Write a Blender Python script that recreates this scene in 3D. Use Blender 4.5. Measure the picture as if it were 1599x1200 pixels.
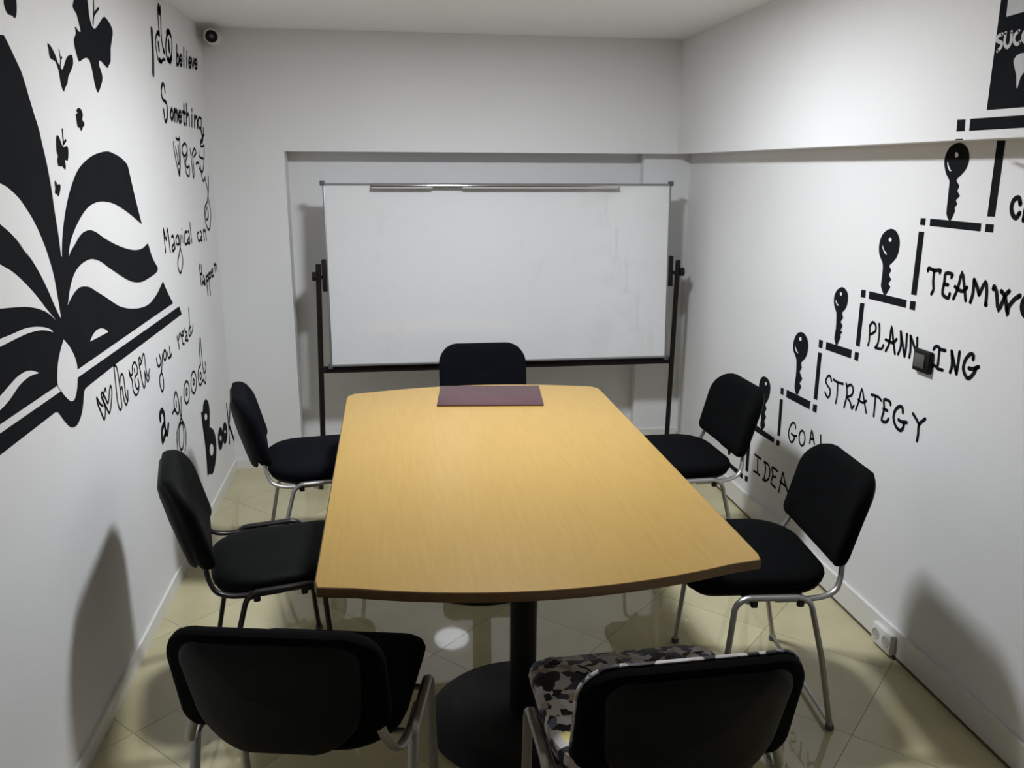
import bpy, bmesh, math, random
from mathutils import Vector, Matrix
from mathutils.geometry import tessellate_polygon
random.seed(4)
scene = bpy.context.scene
col = scene.collection
for o in list(bpy.data.objects):
    bpy.data.objects.remove(o, do_unlink=True)
PI = math.pi

# ------------------------------------------------------------------ camera
CAM_H = 1.68
YAW, PITCH, ROLL, FPX = 0.144, 0.2496, 0.0043, 1319.0
fw = Vector((math.sin(YAW)*math.cos(PITCH), math.cos(YAW)*math.cos(PITCH), -math.sin(PITCH)))
rt = Vector((math.cos(YAW), -math.sin(YAW), 0))
up = rt.cross(fw)
r2 = rt*math.cos(ROLL) + up*math.sin(ROLL)
u2 = -rt*math.sin(ROLL) + up*math.cos(ROLL)
cd = bpy.data.cameras.new('camera')
cam = bpy.data.objects.new('camera', cd)
col.objects.link(cam)
cam.matrix_world = Matrix(((r2.x, u2.x, -fw.x, 0), (r2.y, u2.y, -fw.y, 0), (r2.z, u2.z, -fw.z, CAM_H), (0, 0, 0, 1)))
cd.sensor_fit = 'HORIZONTAL'
cd.sensor_width = 36.0
cd.lens = FPX/1599.0*36.0
cd.clip_start = 0.02
scene.camera = cam

# ------------------------------------------------------------------ world, exposure
w = bpy.data.worlds.new('world'); scene.world = w; w.use_nodes = True
w.node_tree.nodes['Background'].inputs[0].default_value = (0.8, 0.85, 1.0, 1)
w.node_tree.nodes['Background'].inputs[1].default_value = 0.02
vs = scene.view_settings
vs.view_transform = 'Standard'; vs.look = 'None'; vs.gamma = 1.0; vs.use_curve_mapping = False
vs.exposure = 0.0
LAMP = (0.42, 2.98, 2.3717)          # the ceiling lamp (built below, just above the frame)
LAMP_STRENGTH = 262.0
LAMP_COLOR = (0.90, 0.945, 1.0)

# ------------------------------------------------------------------ room sizes
XL, XR, XF = -0.911, 1.742, 1.632
YB, YR, YP = 4.771, 4.93, 4.86        # back wall, recess, pier
ZS, H, Y0 = 1.7655, 2.3717, -2.0
XREC, XPIER = -0.535, 1.465

# ------------------------------------------------------------------ materials
def new_mat(name):
    m = bpy.data.materials.new(name); m.use_nodes = True
    nt = m.node_tree
    return m, nt, nt.nodes['Principled BSDF']
def simple(name, c, rough=.5, metal=0.0, spec=.5, bump=0, bscale=200, var=0, vscale=6, coat=0):
    m, nt, b = new_mat(name)
    b.inputs['Base Color'].default_value = (*c, 1)
    b.inputs['Roughness'].default_value = rough
    b.inputs['Metallic'].default_value = metal
    b.inputs['Specular IOR Level'].default_value = spec
    b.inputs['Coat Weight'].default_value = coat
    tc = nt.nodes.new('ShaderNodeTexCoord')
    if var:
        n = nt.nodes.new('ShaderNodeTexNoise'); n.inputs['Scale'].default_value = vscale; n.inputs['Detail'].default_value = 5
        nt.links.new(tc.outputs['Object'], n.inputs['Vector'])
        r = nt.nodes.new('ShaderNodeValToRGB')
        r.color_ramp.elements[0].position = .3; r.color_ramp.elements[1].position = .7
        r.color_ramp.elements[0].color = (*[x*(1-var) for x in c], 1); r.color_ramp.elements[1].color = (*[min(1, x*(1+var)) for x in c], 1)
        nt.links.new(n.outputs['Fac'], r.inputs['Fac']); nt.links.new(r.outputs['Color'], b.inputs['Base Color'])
    if bump:
        n2 = nt.nodes.new('ShaderNodeTexNoise'); n2.inputs['Scale'].default_value = bscale; n2.inputs['Detail'].default_value = 3
        nt.links.new(tc.outputs['Object'], n2.inputs['Vector'])
        bp = nt.nodes.new('ShaderNodeBump'); bp.inputs['Strength'].default_value = bump; bp.inputs['Distance'].default_value = .002
        nt.links.new(n2.outputs['Fac'], bp.inputs['Height']); nt.links.new(bp.outputs['Normal'], b.inputs['Normal'])
    return m
M = {}
M['wall'] = simple('white wall paint', (.74, .735, .735), .75, spec=.25, bump=.15, bscale=90, var=.012, vscale=3)
M['ceiling'] = simple('white ceiling paint', (.90, .915, .925), .85, spec=.2, bump=.1, bscale=60)
M['gap_shade'] = simple('brown sealant', (.10, .078, .04), .7)
M['rear'] = simple('darkened rear wall', (.10, .09, .08), .6)
M['skirting'] = simple('white skirting tile', (.72, .71, .68), .3, var=.03)
M['ink'] = simple('black wall paint', (.0095, .0105, .0125), .9, spec=.06, var=.1, vscale=8)
M['whiteink'] = simple('white sign paint', (.50, .50, .51), .7, spec=.3)
M['grout'] = simple('dark grout', (.27, .24, .165), .9)
M['black_plastic'] = simple('black moulded plastic', (.0042, .0042, .0045), .6, spec=.22, bump=.35, bscale=500)
M['black_fabric'] = simple('black woven fabric', (.0028, .003, .0033), .95, spec=.06, bump=.6, bscale=900)
M['navy_fabric'] = simple('blue black woven fabric', (.0042, .0048, .0072), .95, spec=.08, bump=.6, bscale=900)
M['leatherette'] = simple('black leatherette', (.0026, .0032, .003), .62, spec=.09, bump=.3, bscale=350)
M['silver'] = simple('silver painted steel', (.42, .41, .40), .38, metal=.85)
M['dark_steel'] = simple('black painted steel', (.008, .006, .006), .38, spec=.35)
M['rubber'] = simple('black rubber', (.012, .012, .012), .7)
M['stand_paint'] = simple('dark brown stand paint', (.009, .006, .006), .6, spec=.2)
M['aluminium'] = simple('brushed aluminium', (.46, .46, .47), .09, metal=.95)
M['frame_grey'] = simple('dull grey frame', (.27, .27, .28), .4, metal=.6)
M['cap_dark'] = simple('dark grey corner cap', (.08, .08, .085), .5)
M['base_black'] = simple('black enamel base', (.006, .006, .0065), .5, spec=.25, var=.2, vscale=12)
M['edge_band'] = simple('brown edge banding', (.17, .095, .034), .45, var=.12, vscale=20)
M['maroon'] = simple('maroon leather pad', (.075, .032, .038), .45, bump=.2, bscale=300, var=.1)
M['white_plastic'] = simple('white plastic', (.68, .68, .66), .35)
M['grey_plastic'] = simple('grey plastic', (.42, .41, .39), .4)
M['key_grey'] = simple('grey olive rocker', (.085, .082, .070), .4)
M['lens'] = simple('black glass lens', (.006, .006, .007), .08)
M['grey_dot'] = simple('dark grey ring', (.10, .10, .10), .3)

def mat_wood():
    m, nt, b = new_mat('beech laminate')
    tc = nt.nodes.new('ShaderNodeTexCoord'); mp = nt.nodes.new('ShaderNodeMapping')
    mp.inputs['Scale'].default_value = (26, 1.6, 8)
    nt.links.new(tc.outputs['Object'], mp.inputs['Vector'])
    n = nt.nodes.new('ShaderNodeTexNoise'); n.inputs['Scale'].default_value = 3.0; n.inputs['Detail'].default_value = 8; n.inputs['Roughness'].default_value = .6
    nt.links.new(mp.outputs['Vector'], n.inputs['Vector'])
    r = nt.nodes.new('ShaderNodeValToRGB')
    r.color_ramp.elements[0].position = .30; r.color_ramp.elements[0].color = (.385, .238, .060, 1)
    r.color_ramp.elements[1].position = .72; r.color_ramp.elements[1].color = (.432, .272, .074, 1)
    nt.links.new(n.outputs['Fac'], r.inputs['Fac'])
    nt.links.new(r.outputs['Color'], b.inputs['Base Color'])
    b.inputs['Roughness'].default_value = .28; b.inputs['Specular IOR Level'].default_value = .3
    return m
M['wood'] = mat_wood()
def mat_tile():
    m, nt, b = new_mat('cream polished tile')
    tc = nt.nodes.new('ShaderNodeTexCoord'); oi = nt.nodes.new('ShaderNodeObjectInfo')
    n = nt.nodes.new('ShaderNodeTexNoise'); n.inputs['Scale'].default_value = 5; n.inputs['Detail'].default_value = 6
    nt.links.new(tc.outputs['Object'], n.inputs['Vector'])
    r = nt.nodes.new('ShaderNodeValToRGB')
    r.color_ramp.elements[0].position = .3; r.color_ramp.elements[0].color = (.46, .41, .245, 1)
    r.color_ramp.elements[1].position = .7; r.color_ramp.elements[1].color = (.52, .47, .29, 1)
    nt.links.new(n.outputs['Fac'], r.inputs['Fac'])
    hsv = nt.nodes.new('ShaderNodeHueSaturation')
    mr = nt.nodes.new('ShaderNodeMapRange'); mr.inputs['To Min'].default_value = .95; mr.inputs['To Max'].default_value = 1.05
    nt.links.new(oi.outputs['Random'], mr.inputs['Value']); nt.links.new(mr.outputs['Result'], hsv.inputs['Value'])
    nt.links.new(r.outputs['Color'], hsv.inputs['Color']); nt.links.new(hsv.outputs['Color'], b.inputs['Base Color'])
    b.inputs['Roughness'].default_value = .03; b.inputs['Specular IOR Level'].default_value = .65
    return m
M['tile'] = mat_tile()
def mat_board():
    m, nt, b = new_mat('worn whiteboard enamel')
    tc = nt.nodes.new('ShaderNodeTexCoord')
    n = nt.nodes.new('ShaderNodeTexNoise'); n.inputs['Scale'].default_value = 4; n.inputs['Detail'].default_value = 7; n.inputs['Roughness'].default_value = .7
    nt.links.new(tc.outputs['Object'], n.inputs['Vector'])
    r = nt.nodes.new('ShaderNodeValToRGB')
    r.color_ramp.elements[0].position = .22; r.color_ramp.elements[0].color = (.64, .642, .645, 1)
    r.color_ramp.elements[1].position = .45; r.color_ramp.elements[1].color = (.70, .703, .708, 1)
    nt.links.new(n.outputs['Fac'], r.inputs['Fac']); nt.links.new(r.outputs['Color'], b.inputs['Base Color'])
    b.inputs['Roughness'].default_value = .03; b.inputs['Specular IOR Level'].default_value = .8
    return m
M['board'] = mat_board()
def mat_pattern():
    m, nt, b = new_mat('patterned cover fabric')
    tc = nt.nodes.new('ShaderNodeTexCoord')
    n = nt.nodes.new('ShaderNodeTexNoise'); n.inputs['Scale'].default_value = 14
    nt.links.new(tc.outputs['Object'], n.inputs['Vector'])
    mx = nt.nodes.new('ShaderNodeVectorMath'); mx.operation = 'MULTIPLY_ADD'
    mx.inputs[1].default_value = (.09, .09, .09)
    nt.links.new(n.outputs['Color'], mx.inputs[0]); nt.links.new(tc.outputs['Object'], mx.inputs[2])
    v = nt.nodes.new('ShaderNodeTexVoronoi'); v.inputs['Scale'].default_value = 40; v.inputs['Randomness'].default_value = 1
    nt.links.new(mx.outputs['Vector'], v.inputs['Vector'])
    sp = nt.nodes.new('ShaderNodeSeparateColor'); nt.links.new(v.outputs['Color'], sp.inputs[0])
    r = nt.nodes.new('ShaderNodeValToRGB'); r.color_ramp.interpolation = 'CONSTANT'
    cr = r.color_ramp
    cr.elements[0].position = 0; cr.elements[0].color = (.012, .011, .014, 1)
    cr.elements[1].position = .34; cr.elements[1].color = (.50, .47, .44, 1)
    for p, c in ((.56, (.38, .30, .25)), (.66, (.05, .045, .075)), (.78, (.60, .58, .57)), (.92, (.13, .14, .19))):
        e = cr.elements.new(p); e.color = (*c, 1)
    nt.links.new(sp.outputs[0], r.inputs['Fac'])
    # one small yellow spot on the seat
    vd = nt.nodes.new('ShaderNodeVectorMath'); vd.operation = 'DISTANCE'; vd.inputs[1].default_value = YELLOW_SPOT
    nt.links.new(mx.outputs['Vector'], vd.inputs[0])
    lt = nt.nodes.new('ShaderNodeMath'); lt.operation = 'LESS_THAN'; lt.inputs[1].default_value = .016
    nt.links.new(vd.outputs['Value'], lt.inputs[0])
    mix = nt.nodes.new('ShaderNodeMix'); mix.data_type = 'RGBA'
    nt.links.new(lt.outputs[0], mix.inputs[0]); nt.links.new(r.outputs['Color'], mix.inputs[6]); mix.inputs[7].default_value = (.80, .68, .22, 1)
    nt.links.new(mix.outputs[2], b.inputs['Base Color'])
    b.inputs['Roughness'].default_value = .55; b.inputs['Specular IOR Level'].default_value = .3
    return m
YELLOW_SPOT = (-0.163, -0.049, .558)
M['pattern'] = mat_pattern()
def mat_lamp():
    m, nt, b = new_mat('lit lamp diffuser')
    b.inputs['Base Color'].default_value = (.8, .8, .8, 1)
    b.inputs['Emission Color'].default_value = (*LAMP_COLOR, 1)
    b.inputs['Emission Strength'].default_value = LAMP_STRENGTH
    return m
M['lamp'] = mat_lamp()

# ------------------------------------------------------------------ helpers
def obj(name, bm, mat, parent=None, smooth=False, bevel=0, bseg=2):
    me = bpy.data.meshes.new(name)
    if bevel:
        bmesh.ops.remove_doubles(bm, verts=bm.verts, dist=1e-6)
        bmesh.ops.bevel(bm, geom=list(bm.edges), offset=bevel, segments=bseg, affect='EDGES', profile=.5)
    bmesh.ops.recalc_face_normals(bm, faces=bm.faces)
    bm.to_mesh(me); bm.free()
    if smooth:
        for p in me.polygons: p.use_smooth = True
        me.set_sharp_from_angle(angle=math.radians(42))
    me.materials.append(mat)
    o = bpy.data.objects.new(name, me); col.objects.link(o)
    if parent is not None: o.parent = parent
    return o
def struct(name, bm, mat):
    o = obj(name, bm, mat); o['kind'] = 'structure'; return o
def tag(o, label, cat, group=None):
    o['label'] = label; o['category'] = cat
    if group: o['group'] = group
    return o
def empty(name, loc, rz, label, cat, group=None):
    o = bpy.data.objects.new(name, None); col.objects.link(o)
    o.empty_display_size = .1
    o.location = loc; o.rotation_euler = (0, 0, rz)
    return tag(o, label, cat, group)
def box(bm, a, b):
    x0, y0, z0 = a; x1, y1, z1 = b
    v = [bm.verts.new(p) for p in ((x0,y0,z0),(x1,y0,z0),(x1,y1,z0),(x0,y1,z0),(x0,y0,z1),(x1,y0,z1),(x1,y1,z1),(x0,y1,z1))]
    for f in ((0,3,2,1),(4,5,6,7),(0,1,5,4),(1,2,6,5),(2,3,7,6),(3,0,4,7)): bm.faces.new([v[i] for i in f])
    return bm
def boxbm(a, b): return box(bmesh.new(), a, b)
def loft(bm, rings, cap0=True, cap1=True):
    vs = [[bm.verts.new(p) for p in r] for r in rings]
    n = len(vs[0])
    for a, b in zip(vs, vs[1:]):
        for i in range(n): bm.faces.new((a[i], a[(i+1) % n], b[(i+1) % n], b[i]))
    if cap0: bm.faces.new(vs[0][::-1])
    if cap1: bm.faces.new(vs[-1])
    return bm
def lathe(bm, prof, n=40, c=(0, 0)):
    return loft(bm, [[(c[0]+r*math.cos(2*PI*i/n), c[1]+r*math.sin(2*PI*i/n), z) for i in range(n)] for r, z in prof])
def catmull(P, n=5):
    P = [Vector(p) for p in P]; out = []
    for i in range(len(P)-1):
        p1, p2 = P[i], P[i+1]
        p0 = P[i-1] if i else 2*p1-p2
        p3 = P[i+2] if i+2 < len(P) else 2*p2-p1
        for k in range(n):
            t = k/n
            out.append(.5*((2*p1)+(p2-p0)*t+(2*p0-5*p1+4*p2-p3)*t*t+(3*p1-p0-3*p2+p3)*t**3))
    out.append(P[-1]); return out
def tube(bm, pts, ra, rb, axis=None, n=10):
    """sweep an oval: ra along the lateral axis, rb across it"""
    P = [Vector(p) for p in pts]; rings = []; A = Vector(axis) if axis is not None else None
    prevA = None
    for i, p in enumerate(P):
        t = (P[min(i+1, len(P)-1)]-P[max(i-1, 0)]).normalized()
        if A is not None: a = (A - t*A.dot(t)).normalized()
        else:
            ref = prevA if prevA is not None else (Vector((0,0,1)) if abs(t.z) < .9 else Vector((1,0,0)))
            a = (ref - t*ref.dot(t)).normalized()
        prevA = a
        b = t.cross(a)
        rings.append([p + a*ra*math.cos(2*PI*k/n) + b*rb*math.sin(2*PI*k/n) for k in range(n)])
    return loft(bm, rings)
def rrect(w0, w1, h0, h1, r, n=7):
    """rounded rectangle outline; r = (bottom-left, bottom-right, top-right, top-left) radii"""
    out = []
    for (cx, cy, rr, a0) in ((w0+r[0], h0+r[0], r[0], PI), (w1-r[1], h0+r[1], r[1], 1.5*PI), (w1-r[2], h1-r[2], r[2], 0), (w0+r[3], h1-r[3], r[3], .5*PI)):
        for k in range(n):
            a = a0 + .5*PI*k/(n-1); out.append((cx+rr*math.cos(a), cy+rr*math.sin(a)))
    return out

# ------------------------------------------------------------------ structure
# floor slab under separate polished tiles laid diagonally
floor = struct('floor', boxbm((XL-.1, Y0-.1, -.08), (XR+.1, YR+.1, -.004)), M['grout'])
def clip(poly, ax, lim, keep_less):
    out = []
    for i in range(len(poly)):
        a, b = poly[i], poly[(i+1) % len(poly)]
        ia = (a[ax] <= lim) == keep_less; ib = (b[ax] <= lim) == keep_less
        if ia: out.append(a)
        if ia != ib:
            t = (lim-a[ax])/(b[ax]-a[ax]); out.append((a[0]+(b[0]-a[0])*t, a[1]+(b[1]-a[1])*t))
    return out
PITCH_T, S0, D0, GAP = .44, 1.105, 1.384, .0016
s2 = math.sqrt(.5)
for i in range(-7, 12):
    for j in range(-9, 12):
        sa, sb = S0+i*PITCH_T+GAP/2, S0+(i+1)*PITCH_T-GAP/2
        da, db = D0+j*PITCH_T+GAP/2, D0+(j+1)*PITCH_T-GAP/2
        poly = [((s-d)*s2, (s+d)*s2) for s, d in ((sa, da), (sb, da), (sb, db), (sa, db))]
        for ax, lim, less in ((0, XR, True), (0, XL, False), (1, YR, True), (1, Y0, False)):
            poly = clip(poly, ax, lim, less)
            if len(poly) < 3: break
        if len(poly) < 3: continue
        cx = sum(p[0] for p in poly)/len(poly); cy = sum(p[1] for p in poly)/len(poly)
        area = abs(sum(poly[k][0]*poly[(k+1) % len(poly)][1]-poly[(k+1) % len(poly)][0]*poly[k][1] for k in range(len(poly))))/2
        if area < 4e-4: continue
        bm = bmesh.new()
        loft(bm, [[(x-cx, y-cy, -.0039) for x, y in poly], [(x-cx, y-cy, 0) for x, y in poly]])
        t = obj('tile', bm, M['tile'], floor); t.location = (cx, cy, 0)
struct('ceiling', boxbm((XL-.1, Y0-.1, H), (XR+.1, YR+.1, H+.1)), M['ceiling'])
struct('wall_left', boxbm((XL-.1, Y0-.1, -.08), (XL, YR+.1, H)), M['wall'])
struct('wall_rear', boxbm((XL, Y0-.1, -.08), (XR, Y0, H)), M['rear'])  # unseen wall behind the camera, coloured dark to cut bounced light
bm = boxbm((XR, Y0-.1, -.08), (XR+.1, YR+.1, H))
struct('wall_right', bm, M['wall'])
struct('trim_1', boxbm((XF, Y0, ZS), (XR, YB, H)), M['wall'])              # overhanging band along the right wall
bm = boxbm((XL, YB, -.08), (XREC, YR, H))                                  # wall beside the recess
box(bm, (XREC, YB, ZS), (XR, YR, H))                                       # wall over the recess
box(bm, (XL, YR, -.08), (XR, YR+.1, H))                                    # back of the recess
struct('wall_back', bm, M['wall'])
struct('trim_2', boxbm((XPIER, YP, -.004), (XR, YR, ZS-.001)), M['wall'])   # shallow pier in the recess corner
struct('baseboard_left', boxbm((XL, Y0, 0), (XL+.009, YB, .06)), M['skirting'])
br = struct('baseboard_right', boxbm((XR-.013, Y0, .011), (XR, YP-.012, .105)), M['skirting'])
obj('shadow_strip', boxbm((XR-.0135, Y0, .0002), (XR-.001, YP-.012, .011)), M['gap_shade'], br)  # brown strip added as the shadow line at the foot of the skirting
bm = boxbm((XL+.009, YB-.009, 0), (XREC, YB, .055)); struct('baseboard_back', bm, M['skirting'])
struct('trim_3', boxbm((XREC, YR-.014, 0), (XPIER, YR, .115)), M['skirting'])
struct('trim_4', boxbm((XPIER, YP-.012, 0), (XR, YP, .115)), M['skirting'])

# ------------------------------------------------------------------ ceiling lamp (just above the picture)
lamp = empty('ceiling_lamp', (LAMP[0], LAMP[1], H), 0, 'round white flush ceiling lamp lit above the middle of the table', 'lamp')
bm = bmesh.new(); lathe(bm, [(.155, 0), (.158, -.012), (.152, -.0213)], 48); obj('lamp_ring', bm, M['white_plastic'], lamp, True)
bm = bmesh.new(); lathe(bm, [(.140, -.0215), (.137, -.0235), (.10, -.0240), (.02, -.0242)], 40); obj('diffuser', bm, M['lamp'], lamp, True)

# ------------------------------------------------------------------ conference table
TX, TY = .3475, 2.665
table = empty('conference_table', (TX, TY, 0), 0, 'beech topped conference table with bowed ends on two black columns', 'table')
def arc_outline(hw, hl, bow):
    pts = []
    def end(sgn, rc):
        e = []
        for k in range(25):
            t = -1+2*k/24; x = t*hw; y = hl+bow*(1-t*t)
            e.append((x, y))
        # round the corners
        c = [(-hw, hl-rc), (-hw+.003, hl-rc*.35), (-hw+rc*.45, e[1][1]-.001)]
        e = c + e[2:-2] + [(-p[0], p[1]) for p in reversed(c)]
        return [(x*sgn, y*sgn) for x, y in e]
    a = end(1, .06); b = end(-1, .016)
    return a + b
out = arc_outline(.5435, .85, .100)
def ins(o, d): return [(x*(1-d/.54), y*(1-d/.95)) for x, y in o]
bm = bmesh.new()
loft(bm, [[(x, y, .7245) for x, y in ins(out, .0022)], [(x, y, .749) for x, y in ins(out, .0022)], [(x, y, .75) for x, y in ins(out, .0035)]])
obj('tabletop', bm, M['wood'], table)
bm = bmesh.new()
r0 = ins(out, .002); n = len(out)
rings = [[(x, y, z) for x, y in o] for o, z in ((ins(out, .0022), .7245), (out, .727), (out, .7465), (ins(out, .0018), .749), (ins(out, .0030), .7498))]
loft(bm, rings, False, False); obj('edge_band', bm, M['edge_band'], table, True)
for cx, cy in ((.372, 2.30), (.352, 3.31)):
    x, y = cx-TX, cy-TY
    bm = bmesh.new(); lathe(bm, [(.298, 0), (.300, .006), (.292, .014), (.20, .026), (.07, .034), (.052, .040)], 56, (x, y)); obj('base', bm, M['base_black'], table, True)
    bm = bmesh.new(); lathe(bm, [(.041, .034), (.041, .712)], 32, (x, y)); obj('column', bm, M['base_black'], table, True)
    bm = bmesh.new(); lathe(bm, [(.05, .700), (.055, .712), (.15, .716), (.152, .7243)], 40, (x, y)); obj('mounting_plate', bm, M['base_black'], table, True)

# desk pad lying at the far end
pad = tag(obj('desk_pad', boxbm((-.2165, -.155, 0), (.2165, .155, .007)), M['maroon'], None, True, .0025), 'maroon leather desk pad lying on far end of the table', 'desk pad')
pad.location = (.402, 3.415, .7501); pad.rotation_euler = (0, 0, -.108)

# ------------------------------------------------------------------ chairs
BW = .226
def back_y(x, z): return -.207 - (z-.537)/(.789-.537)*.067 - .047*(1-(x/BW)**2)
def back_pt(x, z, t): return (x, back_y(x, z)+t, z)
def seat_outline(d):
    o = rrect(-.232+d, .232-d, -.205+d, .235-d, [max(.02, r-d) for r in (.14, .14, .07, .07)], 8)
    return o
def make_chair(loc, theta, label, fabric, frame, group, cover=None, floor_bar=False, seat_dz=0.0, seat_w=1.0):
    root = empty('visitor_chair', (loc[0], loc[1], 0), math.radians(theta-90), label, 'chair', group)
    fm = M[frame]
    # upholstered seat: rounded slab with a domed top and a soft front roll
    def seat(dz=0.0, grow=0.0):
        rings = []
        for d, z in ((.012, .452), (.0, .460), (-.003, .474), (.002, .487), (.014, .495), (.05, .501), (.11, .505), (.17, .506)):
            ring = []
            for x, y in seat_outline(d-grow):
                zz = z + dz
                if y > .12: zz -= .9*(y-.12)**2
                ring.append((x*seat_w, y, zz + .10*x*x))
            rings.append(ring)
        return loft(bmesh.new(), rings)
    obj('seat', seat(seat_dz), M[fabric], root, True)
    if cover: obj('seat_cover', loft(bmesh.new(), seat_cover_rings()), M['pattern'], root, True)['label'] = 'black, white and beige patterned seat cover'
    bm = bmesh.new(); loft(bm, [[(x*seat_w, y, z+seat_dz) for x, y in seat_outline(d)] for d, z in ((.05, .436), (.02, .438), (.008, .448), (.010, .4535))])
    obj('seat_shell', bm, M['black_plastic'], root, True)
    # backrest pad, curved round the sitter, and its plastic shell
    po = rrect(-BW, BW, .522, .797, (.034, .034, .095, .095), 9)
    def sc(o, d):
        return [(x*(1-d/BW), .66+(z-.66)*(1-min(.96, d/.138))) for x, z in o]
    bm = bmesh.new()
    loft(bm, [[back_pt(x, z, t) for x, z in sc(po, d)] for d, t in ((.05, -.020), (.014, -.021), (.003, -.016), (0, -.006), (.0, .008), (.004, .018), (.013, .026), (.035, .031), (.09, .035), (.16, .036), (.215, .0365))])
    obj('backrest', bm, M[fabric], root, True)
    if cover:
        bm = bmesh.new()
        loft(bm, [[back_pt(x, z, t) for x, z in sc(po, d)] for d, t in ((.010, .008), (-.003, .007), (-.004, .011), (-.003, .016), (.0015, .0225), (.011, .0305), (.035, .035), (.09, .0385), (.16, .0395), (.215, .040))])
        obj('back_cover', bm, M['pattern'], root, True)['label'] = 'black, white and beige patterned backrest cover'
    so = rrect(-.186, .186, .488, .780, (.10, .10, .06, .06), 9)
    so = [(x*(1 - .14*max(0, (.66-z)/.16)), z - (.010*(1-(x/.19)**2) if z < .55 else 0)) for x, z in so]
    def sc2(o, d): return [(x*(1-d/.19), .635+(z-.635)*(1-min(.94, d/.138))) for x, z in o]
    bm = bmesh.new()
    loft(bm, [[back_pt(x, z, t) for x, z in sc2(so, d)] for d, t in ((.004, -.012), (0, -.019), (.004, -.028), (.012, -.033), (.05, -.036), (.12, -.038), (.18, -.039))])
    obj('back_shell', bm, M['black_plastic'], root, True)
    # frame: every side is one bent oval tube, split at its bends into legs and rail
    for s in (-1, 1):
        X, XF_ = s*.253, s*.256
        arc = lambda c, r, a0, a1, n=6: [(X, c[0]+r*math.cos(a0+(a1-a0)*k/n), c[1]+r*math.sin(a0+(a1-a0)*k/n)) for k in range(n+1)]
        fl = [(XF_, .150, .012), (X, .122, .30)] + arc((.068, .405), .046, .06*PI, .5*PI)
        rl = [(XF_, -.212, .012), (X, -.165, .25)] + arc((-.076, .405), .046, .92*PI, .5*PI)
        for nm, pts in (('leg', fl), ('leg', rl)):
            bm = bmesh.new(); tube(bm, pts, .0125, .0085, (1, 0, 0), 12); lg = obj(nm, bm, fm, root, True)
            f = pts[0]
            bm = bmesh.new(); lathe(bm, [(.011, 0), (.0135, .002), (.0135, .012), (.012, .018)], 14, (f[0], f[1])); obj('foot_cap', bm, M['cap_dark'], lg, True)
        bm = bmesh.new(); tube(bm, [(X, .069, .451), (X, .03, .451), (X, -.03, .451), (X, -.077, .451)], .0125, .0085, (1, 0, 0), 12); obj('side_rail', bm, fm, root, True)
        bp = catmull([(s*.244, -.01, .440), (s*.243, -.09, .440), (s*.238, -.155, .444), (s*.229, -.196, .460), (s*.217, -.214, .492), (s*.205, -.221, .525), (s*.198, -.224, .565)], 4)
        bm = bmesh.new(); tube(bm, bp, .0115, .0075, (1, 0, 0), 12); obj('back_post', bm, fm, root, True)
        for yb in (.055, -.085):
            bm = boxbm((X-.008-s*.003, yb-.010, .420), (X+.008-s*.004, yb+.010, .444)); obj('stacking_bumper', bm, M['rubber'], root, True, .004)
    for yb in (.07, -.10):
        bm = bmesh.new(); tube(bm, [(-.246, yb, .432), (.246, yb, .432)], .010, .006, (0, 1, 0), 10); obj('cross_bar', bm, fm, root, True)
    if floor_bar:
        bm = bmesh.new(); tube(bm, [(-.250, -.209, .022), (.250, -.209, .022)], .006, .006, None, 10); obj('floor_stretcher', bm, fm, root, True)
    return root
def seat_cover_rings():
    rings = []
    for d, z in ((.004, .447), (-.006, .458), (-.010, .474), (-.006, .491), (.008, .501), (.05, .5065), (.11, .510), (.17, .511)):
        ring = []
        for k, (x, y) in enumerate(seat_outline(d)):
            zz = z + .002*math.sin(k*2.3)
            if y > .12: zz -= .9*(y-.12)**2
            ring.append((x, y, zz + .10*x*x))
        rings.append(ring)
    return rings
G1 = 'visitor chairs around the conference table'
make_chair((-.395, 2.640), 12.5, 'black leatherette chair with black frame at near left side of table', 'leatherette', 'dark_steel', G1, seat_dz=-.034, seat_w=.89)
make_chair((-.335, 3.530), 10, 'blue black fabric chair with silver frame at far left side of table', 'navy_fabric', 'silver', G1)
make_chair((1.118, 2.385), 174.5, 'black fabric chair with silver frame at near right side of table', 'black_fabric', 'silver', G1, floor_bar=True)
make_chair((1.200, 3.350), 180.9, 'black fabric chair with silver frame at far right side of table', 'black_fabric', 'silver', G1)
make_chair((-.203, 1.840), 78.1, 'black chair seen from behind, nearest the left wall in the foreground', 'black_fabric', 'silver', G1)
make_chair((.549, 1.626), 91.2, 'chair seen from behind with a black, white and beige patterned cover', 'black_fabric', 'silver', G1, cover=True)
make_chair((.462, 4.0), 270, 'blue black chair facing us at far table end before the whiteboard', 'navy_fabric', 'silver', G1)

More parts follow.
